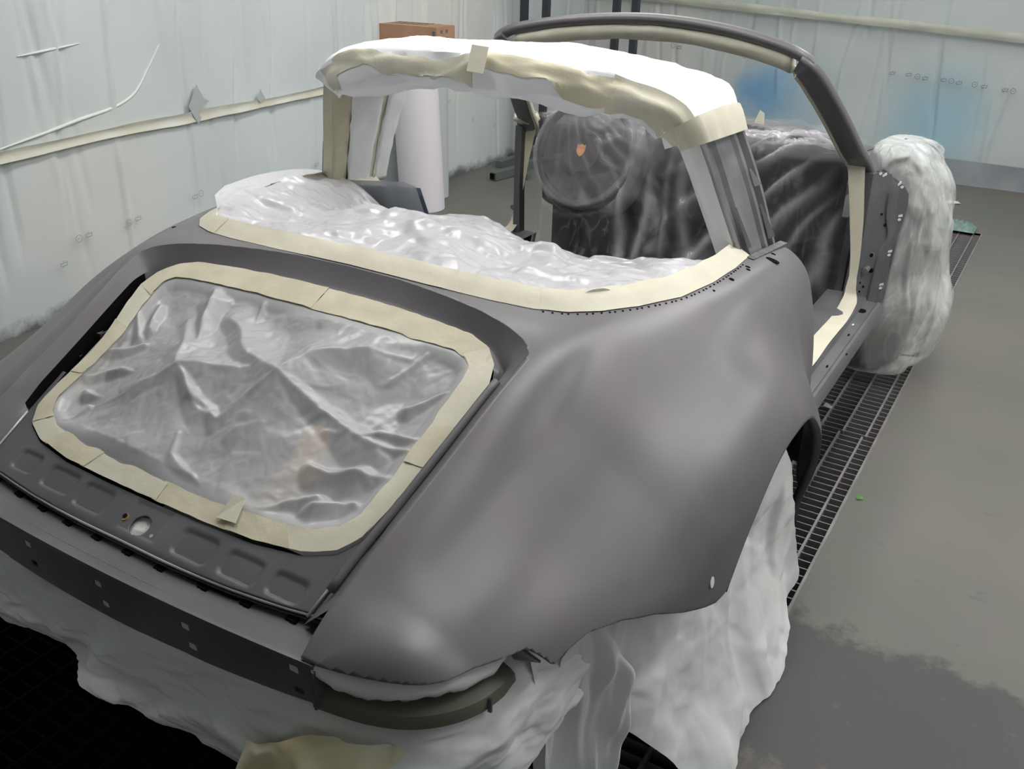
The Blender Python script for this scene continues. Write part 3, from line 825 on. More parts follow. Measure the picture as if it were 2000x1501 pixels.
for k, (hx, hz) in enumerate(HOLES):
    if k not in (1, 7): sub(MB().box((hx, float(bump_y(hx)) + .08 * (.573 - hz) - .0005, hz), (.0172, .003, .0132)).build('hole_paper', CLIPW), bc)
for i, x in enumerate([-.37, -.29, -.215, -.14, -.06, .02, .10, .20, .29, .38]):
    ys_ = float(np.interp(abs(x), [p[0] for p in SEAM], [p[1] for p in SEAM]))
    mb = MB(); mb.box((x, ys_ - .005, float(lidz(ys_)) - .020), (.020, .012, .006)); mb.box((x + .006, ys_ - .010, float(lidz(ys_)) - .023), (.012, .006, .008)); sub(mb.build('seam_clip', VOID), bc)

# --- lamp ledge and lamp gap behind wings
LEDGE = [(.475, -.842), (.509, -.837), (.565, -.825), (.62, -.801), (.664, -.762), (.689, -.72), (.700, -.675), (.703, -.645)]
for s in (1, -1):
    pl = spline(LEDGE, 50); n = len(pl)
    t = np.gradient(pl, axis=0); nn = np.stack([t[:, 1], -t[:, 0]], 1); nn /= np.linalg.norm(nn, axis=1)[:, None]
    sec = [(-.055, .030), (-.030, .026), (-.010, .020), (-.002, .014), (.0, .004), (-.001, -.010), (-.006, -.014)]
    V_ = []
    for i in range(n):
        for (a, b) in sec:
            q = pl[i] + (nn[i] * a if True else 0); V_.append((s * q[0], q[1], .502 + b))
    lg = P_(mesh_obj('lamp_ledge', V_, gridf(n, len(sec)), OLIVE, None, True, solid=.003, angle=math.radians(40)))
    lg['label'] = 'olive painted lamp ledge'
    q = pl[40]; P_ and sub(MB().box((s * (q[0] + .002), q[1], .500), (.006, .004, .024)).build('notch', PRIMER_D), lg)
    q = spline(LEDGE, 50)[22]; sub(MB().disc((s * (q[0] - .022), q[1] + .022, .5255), (0, 0, 1), .010, 14).build('screw_boss', BARE), lg)
    # black space behind the ledge
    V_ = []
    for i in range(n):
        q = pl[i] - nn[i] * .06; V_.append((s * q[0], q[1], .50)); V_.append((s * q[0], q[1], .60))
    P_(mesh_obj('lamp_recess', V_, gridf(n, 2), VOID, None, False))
    # wing end return at the front end of the lamp
    V_ = [(s * .7085, -.651, .580), (s * .736, -.629, .546), (s * .722, -.610, .525), (s * .690, -.628, .53), (s * .686, -.645, .565)]
    P_(mesh_obj('lamp_end_return', V_, [(0, 1, 2, 3, 4)], PRIMER, None, False, solid=.004))

# --- sills
for s in (1, -1):
    prof = [(.60, .40), (.655, .402), (.675, .398), (.735, .396), (.74, .386), (.772, .384), (.778, .388), (.786, .386), (.796, .374), (.800, .352), (.790, .325), (.74, .30), (.62, .29)]
    yy = [.42, .60, 1.0, 1.4, 1.705]
    V_ = [(s * x, y, z) for y in yy for (x, z) in prof]; F_ = gridf(len(yy), len(prof)) + [tuple(range(len(prof))), tuple(range((len(yy) - 1) * len(prof), len(yy) * len(prof)))]
    sl = P_(mesh_obj('sill', V_, F_, PRIMER_B, None, True, angle=math.radians(30)))
    for (x, y, r, rx) in [(.748, 1.59, .0135, .02), (.760, 1.345, .003, .010), (.763, 1.06, .003, .010), (.789, 1.19, .004, .006)]:
        sub(MB().disc((s * x, y, float(np.interp(x, [p[0] for p in prof[:9]], [p[1] for p in prof[:9]])) - .0005), (0, 0, 1), rx, 14, rx=r, thick=.002).build('sill_hole', VOID), sl)
    sub(MB().box((s * .752, 1.44, .3865), (.006, .016, .002)).build('sill_chip', TAPE2), sl)

# --- hinge pillars
FLG = [(.690, .375), (.778, .372), (.783, .47), (.790, .595), (.802, .668), (.8085, .735), (.803, .775), (.784, .800), (.752, .820), (.700, .838), (.690, .838)]
def hpt(x, y, z):
    """the outer edge of the pillar face runs forward: same silhouette, real slant"""
    t = min(max((x - .690) / .1185, 0), 1.05); yy = y + .18 * t; k = (yy + 1.569) / (y + 1.569)
    return (1.2276 + (x - 1.2276) * k, yy, 1.5174 + (z - 1.5174) * k)
def hp3(s, x, y, z):
    q = hpt(x, y, z); return (s * q[0], q[1], q[2])
for s in (1, -1):
    n = len(FLG)
    V_ = [hp3(s, x, 1.700, z) for x, z in FLG] + [hp3(s, x, 1.706, z) for x, z in FLG]
    F_ = [tuple(range(n)), tuple(range(n, 2 * n))[::-1]] + [(k, (k + 1) % n, n + (k + 1) % n, n + k) for k in range(n)]
    hp = P_(mesh_obj('hinge_pillar', V_, F_, PRIMER_B, None, False))
    # raised column and pressed web
    cols = [((.688, .712), 1.668), ((.712, .742), 1.680)]
    zz = np.linspace(.375, .832, 30); V_ = []
    secp = [(.655, 1.700), (.660, 1.668), (.688, 1.664), (.702, 1.672), (.708, 1.684), (.738, 1.688), (.746, 1.676), (.756, 1.676), (.764, 1.692), (.775, 1.700)]
    for z in zz:
        k = .018 * np.exp(-((z - .63) / .05)**2)
        cut = np.clip((.83 - z) / .06, 0, 1)
        lean = np.interp(z, [.375, .6, .832], [0, .006, .0])
        for (x, y) in secp:
            xx = x + lean + (k if x > .72 else 0); xmax = np.interp(z, [p[1] for p in FLG[1:9]], [p[0] for p in FLG[1:9]]) - .012
            V_.append(hp3(s, min(xx, xmax), 1.700 - (1.700 - y) * (cut if x > .70 else 1), z))
    F_ = gridf(len(zz), len(secp)) + [tuple(range((len(zz) - 1) * len(secp), len(zz) * len(secp)))]
    sub(mesh_obj('pillar_web', V_, F_, PRIMER_B, None, True, angle=math.radians(45)), hp)
    for (x, z, r) in [(.728, .555, .0075), (.752, .665, .005), (.708, .452, .004), (.722, .44, .004), (.712, .42, .004), (.735, .70, .004)]:
        sub(MB().disc(hp3(s, x, 1.683, z), (.8 * s, -.6, .1), r, 12).build('bolt_hole', VOID), hp)
    sub(MB().disc(hp3(s, .728, 1.6855, .555), (.8 * s, -.6, .1), .013, 16).build('bolt_boss', PRIMER), hp)
    sub(MB().tube([hp3(s, .722, 1.69, .505), hp3(s, .722, 1.650, .505)], .011, 12).build('hinge_stub', PRIMER), hp)
    sub(MB().tube([hp3(s, .738, 1.69, .503), hp3(s, .738, 1.674, .503)], .007, 10).build('hinge_bore', VOID), hp)
    for (x, z, a, sw) in [(.717, .826, -.3, 1), (.768, .804, -.5, 0), (.7915, .70, 0, 0), (.782, .575, 0, 0), (.777, .455, 0, 0)]:
        rt = Matrix.Rotation(s * math.radians(57), 3, 'Z') @ Matrix.Rotation(a * s, 3, 'Y')
        e1 = MB().box(hp3(s, x, 1.6985, z), (.020, .003, .008), rt)
        dx, dz = (-.014, .003) if sw else ((.010, -.009) if a else (-.001, -.013))
        e1.disc(hp3(s, x + dx, 1.6985, z + dz), (.84 * s, -.54, 0), .0048, 10, rx=.008)
        sub(e1.build('weld_clip', CLIPW, None), hp)
    sub(MB().box((s * .69, 1.690, .372), (.075, .06, .006)).build('pillar_foot', PRIMER_B), hp)
    # front inner wing stub
    P_(MB().box((s * .56, 2.02, .46), (.08, .36, .34)).build('inner_wing', PRIMER_D))

# --- windscreen frame
WF = [(.700, 1.715, .770), (.686, 1.700, .838), (.655, 1.60, .925), (.620, 1.48, 1.030), (.588, 1.375, 1.116), (.560, 1.295, 1.180), (.540, 1.262, 1.208), (.500, 1.255, 1.232), (.40, 1.275, 1.258), (.2, 1.315, 1.286), (0, 1.328, 1.296)]
wf = np.array(WF + [(-x, y, z) for x, y, z in WF[:-1][::-1]])
wfp = spline(wf, 130)
hint = (0, .664, .747)
# split the frame into pillars and header so the header bows above them
def frame_piece(i0, i1, sec, name, m):
    V_, F_ = sweep(wfp[i0:i1], sec, hint); return P_(mesh_obj(name, V_, F_, m, None, True, angle=math.radians(45)))
ic = [i for i in range(130) if wfp[i][2] > 1.20]
iA, iB = ic[0], ic[-1]
secP = rrect(.072, .030, .009, 3, ca=.036, cb=-.008); secH = rrect(.036, .028, .011, 3, ca=.016, cb=.0)
frame_piece(0, iA + 3, secP, 'windscreen_pillar', PRIMER)
frame_piece(iB - 2, 130, secP, 'windscreen_pillar', PRIMER)
frame_piece(iA, iB + 1, secH, 'windscreen_header', PRIMER)

# --- cowl, dashboard, floor pan (dark, mostly under film)
def f_cw(u, v):
    x = (u - .5) * 1.22; y = 1.72 + v * .30 + .14 * (1 - (x / .67)**2); z = .862 + .045 * (1 - (x / .67)**2) - .03 * v
    return x, y, z
V_, F_ = surf(40, 8, f_cw); P_(mesh_obj('cowl_panel', V_, F_, PRIMER_B, None, True, solid=.01))
def f_da(u, v):
    x = (u - .5) * 1.20; a = v; en = np.clip((np.abs(x) - .34) / .26, 0, 1)**2
    y = 1.86 + .10 * (1 - (x / .65)**2) - (.36 - .20 * en) * np.clip(a * 2, 0, 1) + .03 * np.clip(a * 2 - 1, 0, 1); z = .868 + .035 * (1 - (x / .65)**2) - .015 * np.clip(a * 2, 0, 1) - .32 * np.clip(a * 2 - 1, 0, 1)
    return x, y, z
V_, F_ = surf(50, 24, f_da); P_(mesh_obj('dashboard', V_, F_, DASH, None, True, solid=.01))
P_(MB().box((0, 1.95, .53), (1.10, .02, .56)).build('firewall', DASH))
P_(MB().box((0, 1.05, .285), (1.25, 1.8, .02)).box((0, 1.0, .36), (.22, 1.6, .14)).build('floor_pan', DASH))
P_(MB().box((0, .30, .50), (1.25, .04, .46)).build('rear_bulkhead', DASH))
P_(MB().box((0, 2.35, .45), (1.0, .85, .40)).build('front_tub', PRIMER_D))
P_(MB().box((.30, 1.545, .70), (.03, .02, .03)).build('switch_panel', RED))
for s in (1, -1):
    # inner quarter panels
    V_ = [(s * .64, .40, .845), (s * .645, .67, .83), (s * .60, .70, .40), (s * .60, .30, .40), (s * .60, .30, .84)]
    P_(mesh_obj('inner_quarter_panel', V_, [(0, 1, 2, 3, 4)], BLUEGREY, None, False, solid=.004))

# steering wheel on the left, wrapped later by film
swc = Vector((-.305, 1.525, .800)); swn = Vector((-.02, -.93, .36)).normalized()
swa = swn.cross(Vector((0, 0, 1))).normalized(); swb = swa.cross(swn)
def sw(r, th, d=0): return swc + (swa * math.cos(th) + swb * math.sin(th)) * r + swn * d
stw = empty('steering_wheel'); P_(stw)
mb = MB(); pts = [sw(.187, 2 * math.pi * k / 48) for k in range(49)]; mb.tube([tuple(p) for p in pts], .014, 8, False)
sub(mb.build('wheel_rim', RUBBER, None, True), stw)
mb = MB(); mb.disc(tuple(sw(0, 0, .0)), swn, .075, 24, thick=.035); mb.tube([tuple(sw(0, 0, 0)), tuple(swc - swn * .25)], .03, 10)
for th in (-.3, math.pi + .3, -math.pi / 2): mb.tube([tuple(sw(.03, th, .01)), tuple(sw(.187, th))], .012, 6)
sub(mb.build('hub', DASH), stw)
crest = [(-.016, .020), (-.010, .017), (0, .022), (.010, .017), (.016, .020), (.017, -.002), (.010, -.016), (0, -.024), (-.010, -.016), (-.017, -.002)]
V_ = [tuple(swc + swa * a + swb * b + swn * .037) for a, b in crest] + [tuple(swc + swa * a + swb * b + swn * .041) for a, b in crest]
n = len(crest)
sub(mesh_obj('horn_crest', V_, [tuple(range(n))[::-1], tuple(range(n, 2 * n))] + [(k, (k + 1) % n, n + (k + 1) % n, n + k) for k in range(n)], CREST, None, False), stw)

# --- targa hoop
HR = [(.640, .470, .846), (.592, .432, .98), (.540, .388, 1.125), (.515, .372, 1.175), (.478, .362, 1.205), (.40, .352, 1.228), (.2, .336, 1.252), (0, .332, 1.260)]
HF = [(.652, .680, .830), (.600, .664, .98), (.540, .648, 1.115), (.512, .640, 1.170), (.470, .632, 1.200), (.39, .622, 1.222), (.2, .608, 1.246), (0, .604, 1.254)]
full = lambda H: np.array(H + [(-x, y, z) for x, y, z in H[:-1][::-1]])
hr = spline(full(HR), 121); hf = spline(full(HF), 121)
mid = (hr + hf) / 2
tg = np.gradient(mid, axis=0); tg /= np.linalg.norm(tg, axis=1)[:, None]
ax = hf - hr; axn = ax / np.linalg.norm(ax, axis=1)[:, None]
outw = np.cross(tg, axn); outw /= np.linalg.norm(outw, axis=1)[:, None]
if outw[60][2] < 0: outw = -outw
wid = np.linalg.norm(ax, axis=1)
def hoop_pts(i, prof):     # prof: (a in -0.5..0.5 rear..front , b outwards metres)
    return [mid[i] + axn[i] * (a * wid[i]) + outw[i] * b for a, b in prof]
legp = [(-.5, -.03), (-.5, -.004), (-.46, .0), (-.36, -.004), (-.32, .006), (-.22, .008), (.02, .008), (.06, .002), (.10, .002), (.13, .010), (.20, .010), (.24, -.006), (.34, -.006), (.38, .010), (.46, .008), (.5, -.002), (.5, -.03), (0, -.04)]
iL = int(np.argmax(mid[:, 2] > 1.135)); iR = 120 - iL
for (a, b) in ((0, iL + 2), (iR - 2, 121)):
    V_ = []
    for i in range(a, b): V_ += hoop_pts(i, legp)
    m_ = len(legp); nn_ = b - a
    lgp = P_(mesh_obj('roll_hoop_leg', V_, gridf(nn_, m_, True) + [tuple(range(m_)), tuple(range((nn_ - 1) * m_, nn_ * m_))], STEEL, None, True, angle=math.radians(28)))
    lgp['label'] = 'bare brushed metal leg of the roll hoop'
    # base flashing and worn plates
    i = a if a == 0 else b - 1
    c = mid[i]; 
    V_ = [c + axn[i] * (t * wid[i]) + outw[i] * o_ + np.array([0, 0, dz]) for t in (-.55, .55) for (o_, dz) in ((.012, -.004), (.028, -.008), (.028, .004), (.010, .012))]
    sub(mesh_obj('base_flashing', V_, [(0, 1, 5, 4), (1, 2, 6, 5), (2, 3, 7, 6)], mat('worn_steel', (.20, .20, .20), .4, metal=.5, col2=(.07, .07, .07), nscale=45), None, False, solid=.002), lgp)
    j = a + 2 if a == 0 else b - 3
    for (t0, t1, jj, kk) in ((-.42, -.30, 0, 7), (.22, .44, 0, 6), (.20, .40, 9, 12)):
        sgn = 1 if a == 0 else -1
        V_ = []
        for q in (jj, kk):
            ii = j + sgn * q
            for t in (t0, t1 if q == jj else (t0 + .04)): V_.append(mid[ii] + axn[ii] * (t * wid[ii]) + outw[ii] * .0135)
        sub(mesh_obj('scuffed_patch', V_, [(0, 1, 3, 2)], PRIMER_D if jj == 0 else PRIMER_B, None, False), lgp)
V_ = []
barp = [(-.45, -.03), (-.45, .0), (-.3, .006), (.3, .006), (.45, .0), (.45, -.03)]
for i in range(iL, iR + 1): V_ += hoop_pts(i, barp)
P_(mesh_obj('roll_hoop_bar', V_, gridf(iR - iL + 1, len(barp), True), STEEL, None, True))
# small fixings along the quarter below the hoop and the window edge
WINR = spline(WIN[:-1], 200)
mb_n = 0
for k, t in enumerate(np.linspace(.40, .93, 40)):
    q = WINR[int(t * 199)]; tg_ = WINR[min(199, int(t * 199) + 1)] - WINR[int(t * 199) - 1]; tg_ /= np.linalg.norm(tg_); nx_, ny_ = tg_[1], -tg_[0]
    x, y = q[0] + nx_ * .006, q[1] + ny_ * .006
    if k % 1 == 0:
        z = float(skin_z([x], [y])[0])
        o = MB().disc((x, y, z - .0002), (.2, 0, 1), .0022, 8, thick=.0016).build('rivet_hole', VOID); sub(o, skin); mb_n += 1
for (x, y, r, rx) in [(.695, .515, .010, .017), (.682, .565, .003, .006), (.672, .40, .003, .006), (.678, .385, .003, .005), (.672, .29, .005, .006), (.665, .20, .002, .003)]:
    z = float(skin_z([x], [y])[0]); o = MB().disc((x, y, z - .0004), (.25, 0, 1), rx, 14, rx=r, thick=.002).build('trim_hole', VOID); sub(o, skin)
sub(MB().disc((-.565, -.135, float(skin_z([.565], [-.135])[0]) - .0004), (-.2, 0, 1), .005, 10).build('trim_hole', VOID), skin)

# ================================================================== MASKING
# engine opening film
ef = empty('engine_masking_film', (0, -.48, .76)); tag(ef, 'wrinkled grey translucent film taped over the engine lid opening', 'plastic film')
def C_(o, e):
    o.parent = e; o.matrix_parent_inverse = Matrix.Translation(Vector(e.location)).inverted(); return o
inn_full = np.r_[np.array(INN), (np.array(INN) * [-1, 1])[::-1][1:-1]]
def px2lid(u, v):
    d = CAM_R.T @ np.array([(u - 1000) / 1806.66, (v - 750.5) / 1806.66, 1.0]); n_ = np.array([0, -.5, 1.0])
    c = np.array(CAM_C); t = ((.865 + .135) - n_ @ c) / (n_ @ d); q = c + t * d; return q[0], q[1]
# tent ridges of the film, listed in plan: polyline points and crest heights
RIDGES = [([(-.134, -.519), (-.183, -.462), (-.245, -.385)], [.046, .034, .016], .30), ([(-.134, -.519), (.012, -.459)], [.046, .034], .34),
          ([(-.134, -.519), (-.20, -.555), (-.28, -.60)], [.046, .034, .010], .34), ([(-.134, -.519), (-.035, -.56), (.005, -.565)], [.046, .030, .024], .36),
          ([(.083, -.470), (.11, -.41), (.20, -.355), (.27, -.33)], [.048, .040, .026, .008], .32), ([(.083, -.470), (.045, -.51), (.01, -.565)], [.048, .036, .024], .36),
          ([(.083, -.470), (-.02, -.44), (-.155, -.355)], [.048, .036, .018], .34), ([(.083, -.470), (.20, -.485), (.335, -.50)], [.048, .028, .012], .36),
          ([(-.16, -.46), (-.225, -.34), (-.25, -.30)], [.026, .022, .010], .5), ([(-.05, -.60), (-.03, -.64), (.10, -.672)], [.020, .016, .004], .4), ([(-.02, -.585), (-.085, -.63)], [.018, .012], .4),
          ([(.25, -.575), (.33, -.555), (.39, -.545)], [.020, .016, .004], .5), ([(.22, -.51), (.32, -.48), (.39, -.465)], [.020, .014, .004], .5), ([(.33, -.50), (.395, -.49)], [.012, .004], .6),
          ([(-.37, -.56), (-.30, -.52), (-.22, -.505)], [.006, .016, .012], .5), ([(-.385, -.50), (-.31, -.455)], [.006, .012], .5), ([(-.34, -.585), (-.27, -.575)], [.010, .008], .6),
          ([(.30, -.63), (.36, -.60)], [.014, .008], .5), ([(.20, -.66), (.29, -.61)], [.004, .012], .5), ([(.15, -.67), (.12, -.61)], [.004, .012], .5), ([(-.20, -.665), (-.17, -.61)], [.004, .010], .5),
          ([(-.36, -.36), (-.33, -.42)], [.006, .012], .5), ([(-.39, -.40), (-.34, -.44)], [.004, .010], .5), ([(.10, -.30), (.075, -.37)], [.004, .012], .5), ([(.0, -.30), (.0, -.36)], [.004, .010], .5),
          ([(.20, -.30), (.17, -.355)], [.004, .010], .5), ([(.30, -.31), (.27, -.37), (.26, -.40)], [.004, .010, .004], .5), ([(.385, -.37), (.33, -.41)], [.004, .010], .5), ([(-.12, -.30), (-.09, -.36)], [.004, .012], .5),
          ([(-.32, -.65), (-.30, -.61)], [.004, .012], .5), ([(.05, -.675), (.07, -.63)], [.004, .010], .5)]
def f_ef(u, v):
    x = -.43 + u * .86; y = -.71 + v * .45
    d = np.maximum(-sdist(inn_full, x, y), 0)
    xw = x + .006 * vn(x * 18, y * 18, 3); yw = y + .006 * vn(x * 18 + 7, y * 18, 8)
    h = np.zeros_like(x)
    for (pts, hh, sl) in RIDGES:
        best = np.full_like(x, -1.0)
        for k in range(len(pts) - 1):
            ax_, ay_ = pts[k]; ex, ey = pts[k + 1][0] - ax_, pts[k + 1][1] - ay_
            t = np.clip(((xw - ax_) * ex + (yw - ay_) * ey) / (ex * ex + ey * ey), 0, 1)
            dd = np.hypot(xw - ax_ - t * ex, (yw - ay_ - t * ey) * 1.12)
            best = np.maximum(best, hh[k] + (hh[k + 1] - hh[k]) * t - sl * dd / (1 + 3 * dd))
        h = np.maximum(h, best)
    h = h * 1.8 - .030 * (1 - np.exp(-d / .06))
    hg = h.reshape(330, 200)
    for _ in range(1):
        hg[1:-1] = .25 * hg[:-2] + .5 * hg[1:-1] + .25 * hg[2:]; hg[:, 1:-1] = .25 * hg[:, :-2] + .5 * hg[:, 1:-1] + .25 * hg[:, 2:]
    h = hg.ravel()
    h += .007 * crumple(x, y, 11, 12, 6) * np.clip(d / .04, 0, 1) + .0035 * crumple(x, y, 34, 5, 6) * np.clip(d / .03, 0, 1)
    return x, y, lidz(y) + .004 + h * np.clip(d / .022, 0, 1)
Ve, Fe = surf(330, 200, f_ef)
big = inn_full * [1.045, 1] ; big[:, 1] = (big[:, 1] + .483) * 1.07 - .483
Ve, Fe = clip(Ve, Fe, -sdist(big, Ve[:, 0], Ve[:, 1]))
C_(mesh_obj('film', Ve, Fe, FILM_E, None, True), ef)
# tape border: nine strips
NT = 240
def closed(H):
    H = np.asarray(H, float); P = np.r_[H, (H * [-1, 1])[::-1][1:]]
    return resample(P, NT + 1)
to = closed(OPN); ti = closed(INN)
# left side strip sits a little further in
for A in (to, ti):
    lf = np.clip((-A[:, 0] - .30) / .1, 0, 1) * np.exp(-((A[:, 1] + .49) / .10)**2); A[:, 0] += lf * .030
segs = [(0, 44, TAPE), (40, 60, TAPE2), (57, 66, TAPE), (64, 78, TAPE2), (76, 92, TAPE2), (90, 104, TAPE), (102, 121, TAPE), (119, 140, TAPE2), (138, 152, TAPE), (150, 160, TAPE2), (158, 172, TAPE), (170, 184, TAPE), (182, 194, TAPE2), (192, 241, TAPE)]
for k, (a, b, m_) in enumerate(segs):
    V_ = []; b = min(b, NT + 1)
    for i in range(a, b):
        for j, t in enumerate((0, .25, .5, .75, 1)):
            jit = .0012 * math.sin(i * .5 + k) + .002 * float(vn(np.array([i * .37]), np.array([k * 3.1]), 7)[0])
            q = to[i] * (1 - t) + ti[i] * t
            nrm2 = ti[i] - to[i]; nrm2 = nrm2 / (np.linalg.norm(nrm2) + 1e-9)
            q = q + nrm2 * (jit if t == 1 else 0)
            wob = .0010 * float(vn(np.array([i * .55]), np.array([j * 1.7 + k * 5]), 3)[0])
            V_.append((q[0], q[1], float(lidz(q[1])) + .0045 + .0012 * (k % 3) + wob + .002 * t))
    C_(mesh_obj('masking_tape', V_, gridf(b - a, 5), m_, None, True), ef)
# loose tape tab
q = (.168, -.690); C_(mesh_obj('tape_tab', [onlid(.150, -.706, .012), onlid(.195, -.704, .014), onlid(.180, -.664, .016), onlid(.158, -.668, .02)], [(0, 1, 2, 3)], TAPE2, None, False, solid=.0006), ef)

# rear window film over the parcel shelf
rf = empty('rear_shelf_film', (0, .1, .88)); tag(rf, 'white crinkled film bulging over the rear window opening', 'plastic film')
CP = [(-.566, -.09, .910), (-.634, .15, .908), (-.66, .35, .900), (-.64, .47, .880), (-.52, .12, .898), (-.56, .33, .892), (-.431, 0, .893), (-.448, .2, .884), (-.337, .25, .850), (-.294, .28, .833), (-.208, .3, .836), (-.029, .25, .903), (.089, .25, .894), (.158, .28, .866), (.231, .3, .848),
      (.339, .3, .855), (.477, .4, .842), (.597, .48, .852), (-.111, 0, .895), (.103, 0, .905), (.298, 0, .892), (.425, .1, .880), (.387, -.05, .893), (0, -.12, .905), (-.3, -.12, .904), (.3, -.12, .903), (.50, -.07, .893), (.56, .05, .885), (.6, .2, .872), (.22, .12, .872), (.42, .22, .862), (0, .45, .70), (.25, .45, .72), (-.25, .45, .70), (.0, .36, .83), (-.45, .35, .855), (-.54, .47, .866), (.45, .5, .76)]
hs = tps([c[:2] for c in CP], [c[2] for c in CP])
WPOLY = np.array(WIN[:11] + [(.60, .52), (.3, .50), (0, .50)]); wp_full = np.r_[WPOLY, (WPOLY * [-1, 1])[::-1][1:-1]]
def f_rf(u, v):
    x = -.68 + u * 1.36; y = -.17 + v * .68
    d = np.maximum(-sdist(wp_full, x, y), 0); fd = np.clip(d / .05, 0, 1)
    z = hs(x, y) + fd * (.040 * crumple(x, y, 5, 21, 6) + .014 * crumple(x + .3 * y, y * 1.8, 12, 33, 7) + .004 * crumple(x, y, 30, 6, 6))
    return x, y, z
Vr, Fr = surf(330, 170, f_rf)
wl = wp_full * [.945, 1]; wl[:, 0] *= np.where((wl[:, 0] < -.45) & (wl[:, 1] > -.05), 1.085, 1.0); wl[:, 1] = np.where(wl[:, 1] < .05, wl[:, 1] + .030, wl[:, 1])
Vr, Fr = clip(Vr, Fr, -sdist(wl, Vr[:, 0], Vr[:, 1]))
C_(mesh_obj('film', Vr, Fr, FILM_W, None, True), rf)
wu = resample(mirror_u(WIN[:11]), 201)
wnr = np.gradient(wu, axis=0); wn2 = np.stack([-wnr[:, 1], wnr[:, 0]], 1); wn2 /= np.linalg.norm(wn2, axis=1)[:, None]
if wn2[100][1] < 0: wn2 = -wn2
segs = [(0, 34, TAPE2), (32, 62, TAPE2), (60, 80, TAPE2), (78, 112, TAPE2), (110, 138, TAPE2), (136, 160, TAPE2), (158, 180, TAPE), (178, 201, TAPE)]
for k, (a, b, m_) in enumerate(segs):
    V_ = []
    for i in range(a, b):
        z0 = float(skin_z([wu[i][0]], [wu[i][1]])[0])
        wd = .044 + .012 * math.exp(-((i - 45) / 22)**2)
        for j, (t, dz) in enumerate(((-.001, .0012), (.010, .0075), (.022, .015), (.034, .021), (wd, .026))):
            q = wu[i] + wn2[i] * t
            V_.append((q[0], q[1], z0 + dz + .0015 * float(vn(np.array([i * .35]), np.array([j * 1.3 + k * 7]), 2)[0]) * (j > 0) + .0008 * (k % 2)))
    C_(mesh_obj('masking_tape', V_, gridf(b - a, 5), m_, None, True), rf)

# film over the left inner quarter
qf = empty('quarter_film', (-.55, .6, .8)); tag(qf, 'clear film with tape hanging below the left hoop leg over blue grey lining', 'plastic film')
def f_qf(u, v):
    x = -.66 + u * .25 + .05 * u * v; y = .50 + .12 * u + .03 * v; z = .850 - .19 * v * (1 - .1 * u) - .012 * np.clip(u * 8 - 7, 0, 1)
    return x, y + .008 * crumple(x * 1.5, z, 8, 2, 5), z
V_, F_ = surf(50, 40, f_qf); C_(mesh_obj('film', V_, F_, mat('veil_film', (.62, .66, .72), .3, alpha=.80, bump=.1, bscale=30), None, True), qf)
def f_qb(u, v):
    x = -.655 + u * .24 + .05 * u * v; y = .53 + .12 * u + .03 * v; z = .826 - .19 * v
    return x, y, z
V_, F_ = surf(8, 8, f_qb); P_(mesh_obj('quarter_lining', V_, F_, BLUEGREY, None, True, solid=.006))

# paper wrap on the hoop
tb = empty('hoop_paper_wrap', (0, .5, 1.2)); tag(tb, 'white paper wrapped over the roll hoop with cream tape', 'masking paper')
wrp = [(-.56, -.075), (-.60, -.035), (-.56, .004), (-.45, .020), (-.22, .030), (.1, .030), (.36, .020), (.52, .002), (.55, -.03), (.45, -.06), (.0, -.075), (-.35, -.095)]
def dense(prof, n):
    P = np.array(prof + [prof[0]], float); return [tuple(p) for p in cr(np.arange(len(P)), P, np.linspace(0, len(P) - 1, n + 1)[:-1])]
NW = 60
wd_ = dense(wrp, NW)
_ii, _jj = np.meshgrid(np.arange(121), np.arange(NW), indexing='ij')
_wob = (.034 * crumple(_ii.ravel() * .045, _jj.ravel() * .075, 1.9, 14) + .010 * crumple(_ii.ravel() * .045, _jj.ravel() * .075, 6.0, 15)).reshape(121, NW)
_wob -= _wob.mean(); _wob *= np.array([.35 if b > .005 else .7 for a, b in wd_])[None, :]
def wrap_pt(i, j, off=0.0):
    a, b = wd_[j]; e = _wob[i, j] + off
    return mid[i] + axn[i] * (a * wid[i] - .5 * e * (1 if a < -.4 else 0)) + outw[i] * (b + e * (1 if b > -.05 else -1))
i0, i1 = iL - 1, iR - 1
V_ = [wrap_pt(i, j) for i in range(i0, i1 + 1) for j in range(NW)]
C_(mesh_obj('paper', V_, gridf(i1 - i0 + 1, NW, True), PAPER, None, True, angle=math.radians(35)), tb)
# tape band along the rear edge, following the paper
def band(a, b, j0, j1, m_, wav, seed, name='masking_tape'):
    V_ = []
    for i in range(a, b):
        sh = wav * float(fbm(np.array([i * .12]), np.array([0.0]), seed, 3)[0])
        for q in np.linspace(j0 + sh, j1 + sh * .5, 9):
            jf = int(math.floor(q)) % NW; fr = q - math.floor(q)
            V_.append(wrap_pt(i, jf, .0025) * (1 - fr) + wrap_pt(i, (jf + 1) % NW, .0025) * fr)
    return C_(mesh_obj(name, V_, gridf(b - a, 9), m_, None, True), tb)
band(iL - 1, 38, 2.0, 11.5, TAPE3, 2.0, 3); band(36, 62, 4.0, 11.0, TAPE, 2.0, 5); band(60, 92, 4.0, 10.0, TAPE3, 2.2, 7); band(90, iR - 2, 0.5, 9.0, TAPE3, 1.5, 9)
def band2(a, b, prof, m_, amp=.006, seed=3, name='masking_tape'):
    V_ = []
    for i in range(a, b):
        for j, (pa, pb) in enumerate(prof):
            e = amp * float(fbm(np.array([i * .22]), np.array([j * .9]), seed, 3)[0])
            V_.append(mid[i] + axn[i] * (pa * wid[i]) + outw[i] * (pb + e))
    return C_(mesh_obj(name, V_, gridf(b - a, len(prof)), m_, None, True), tb)
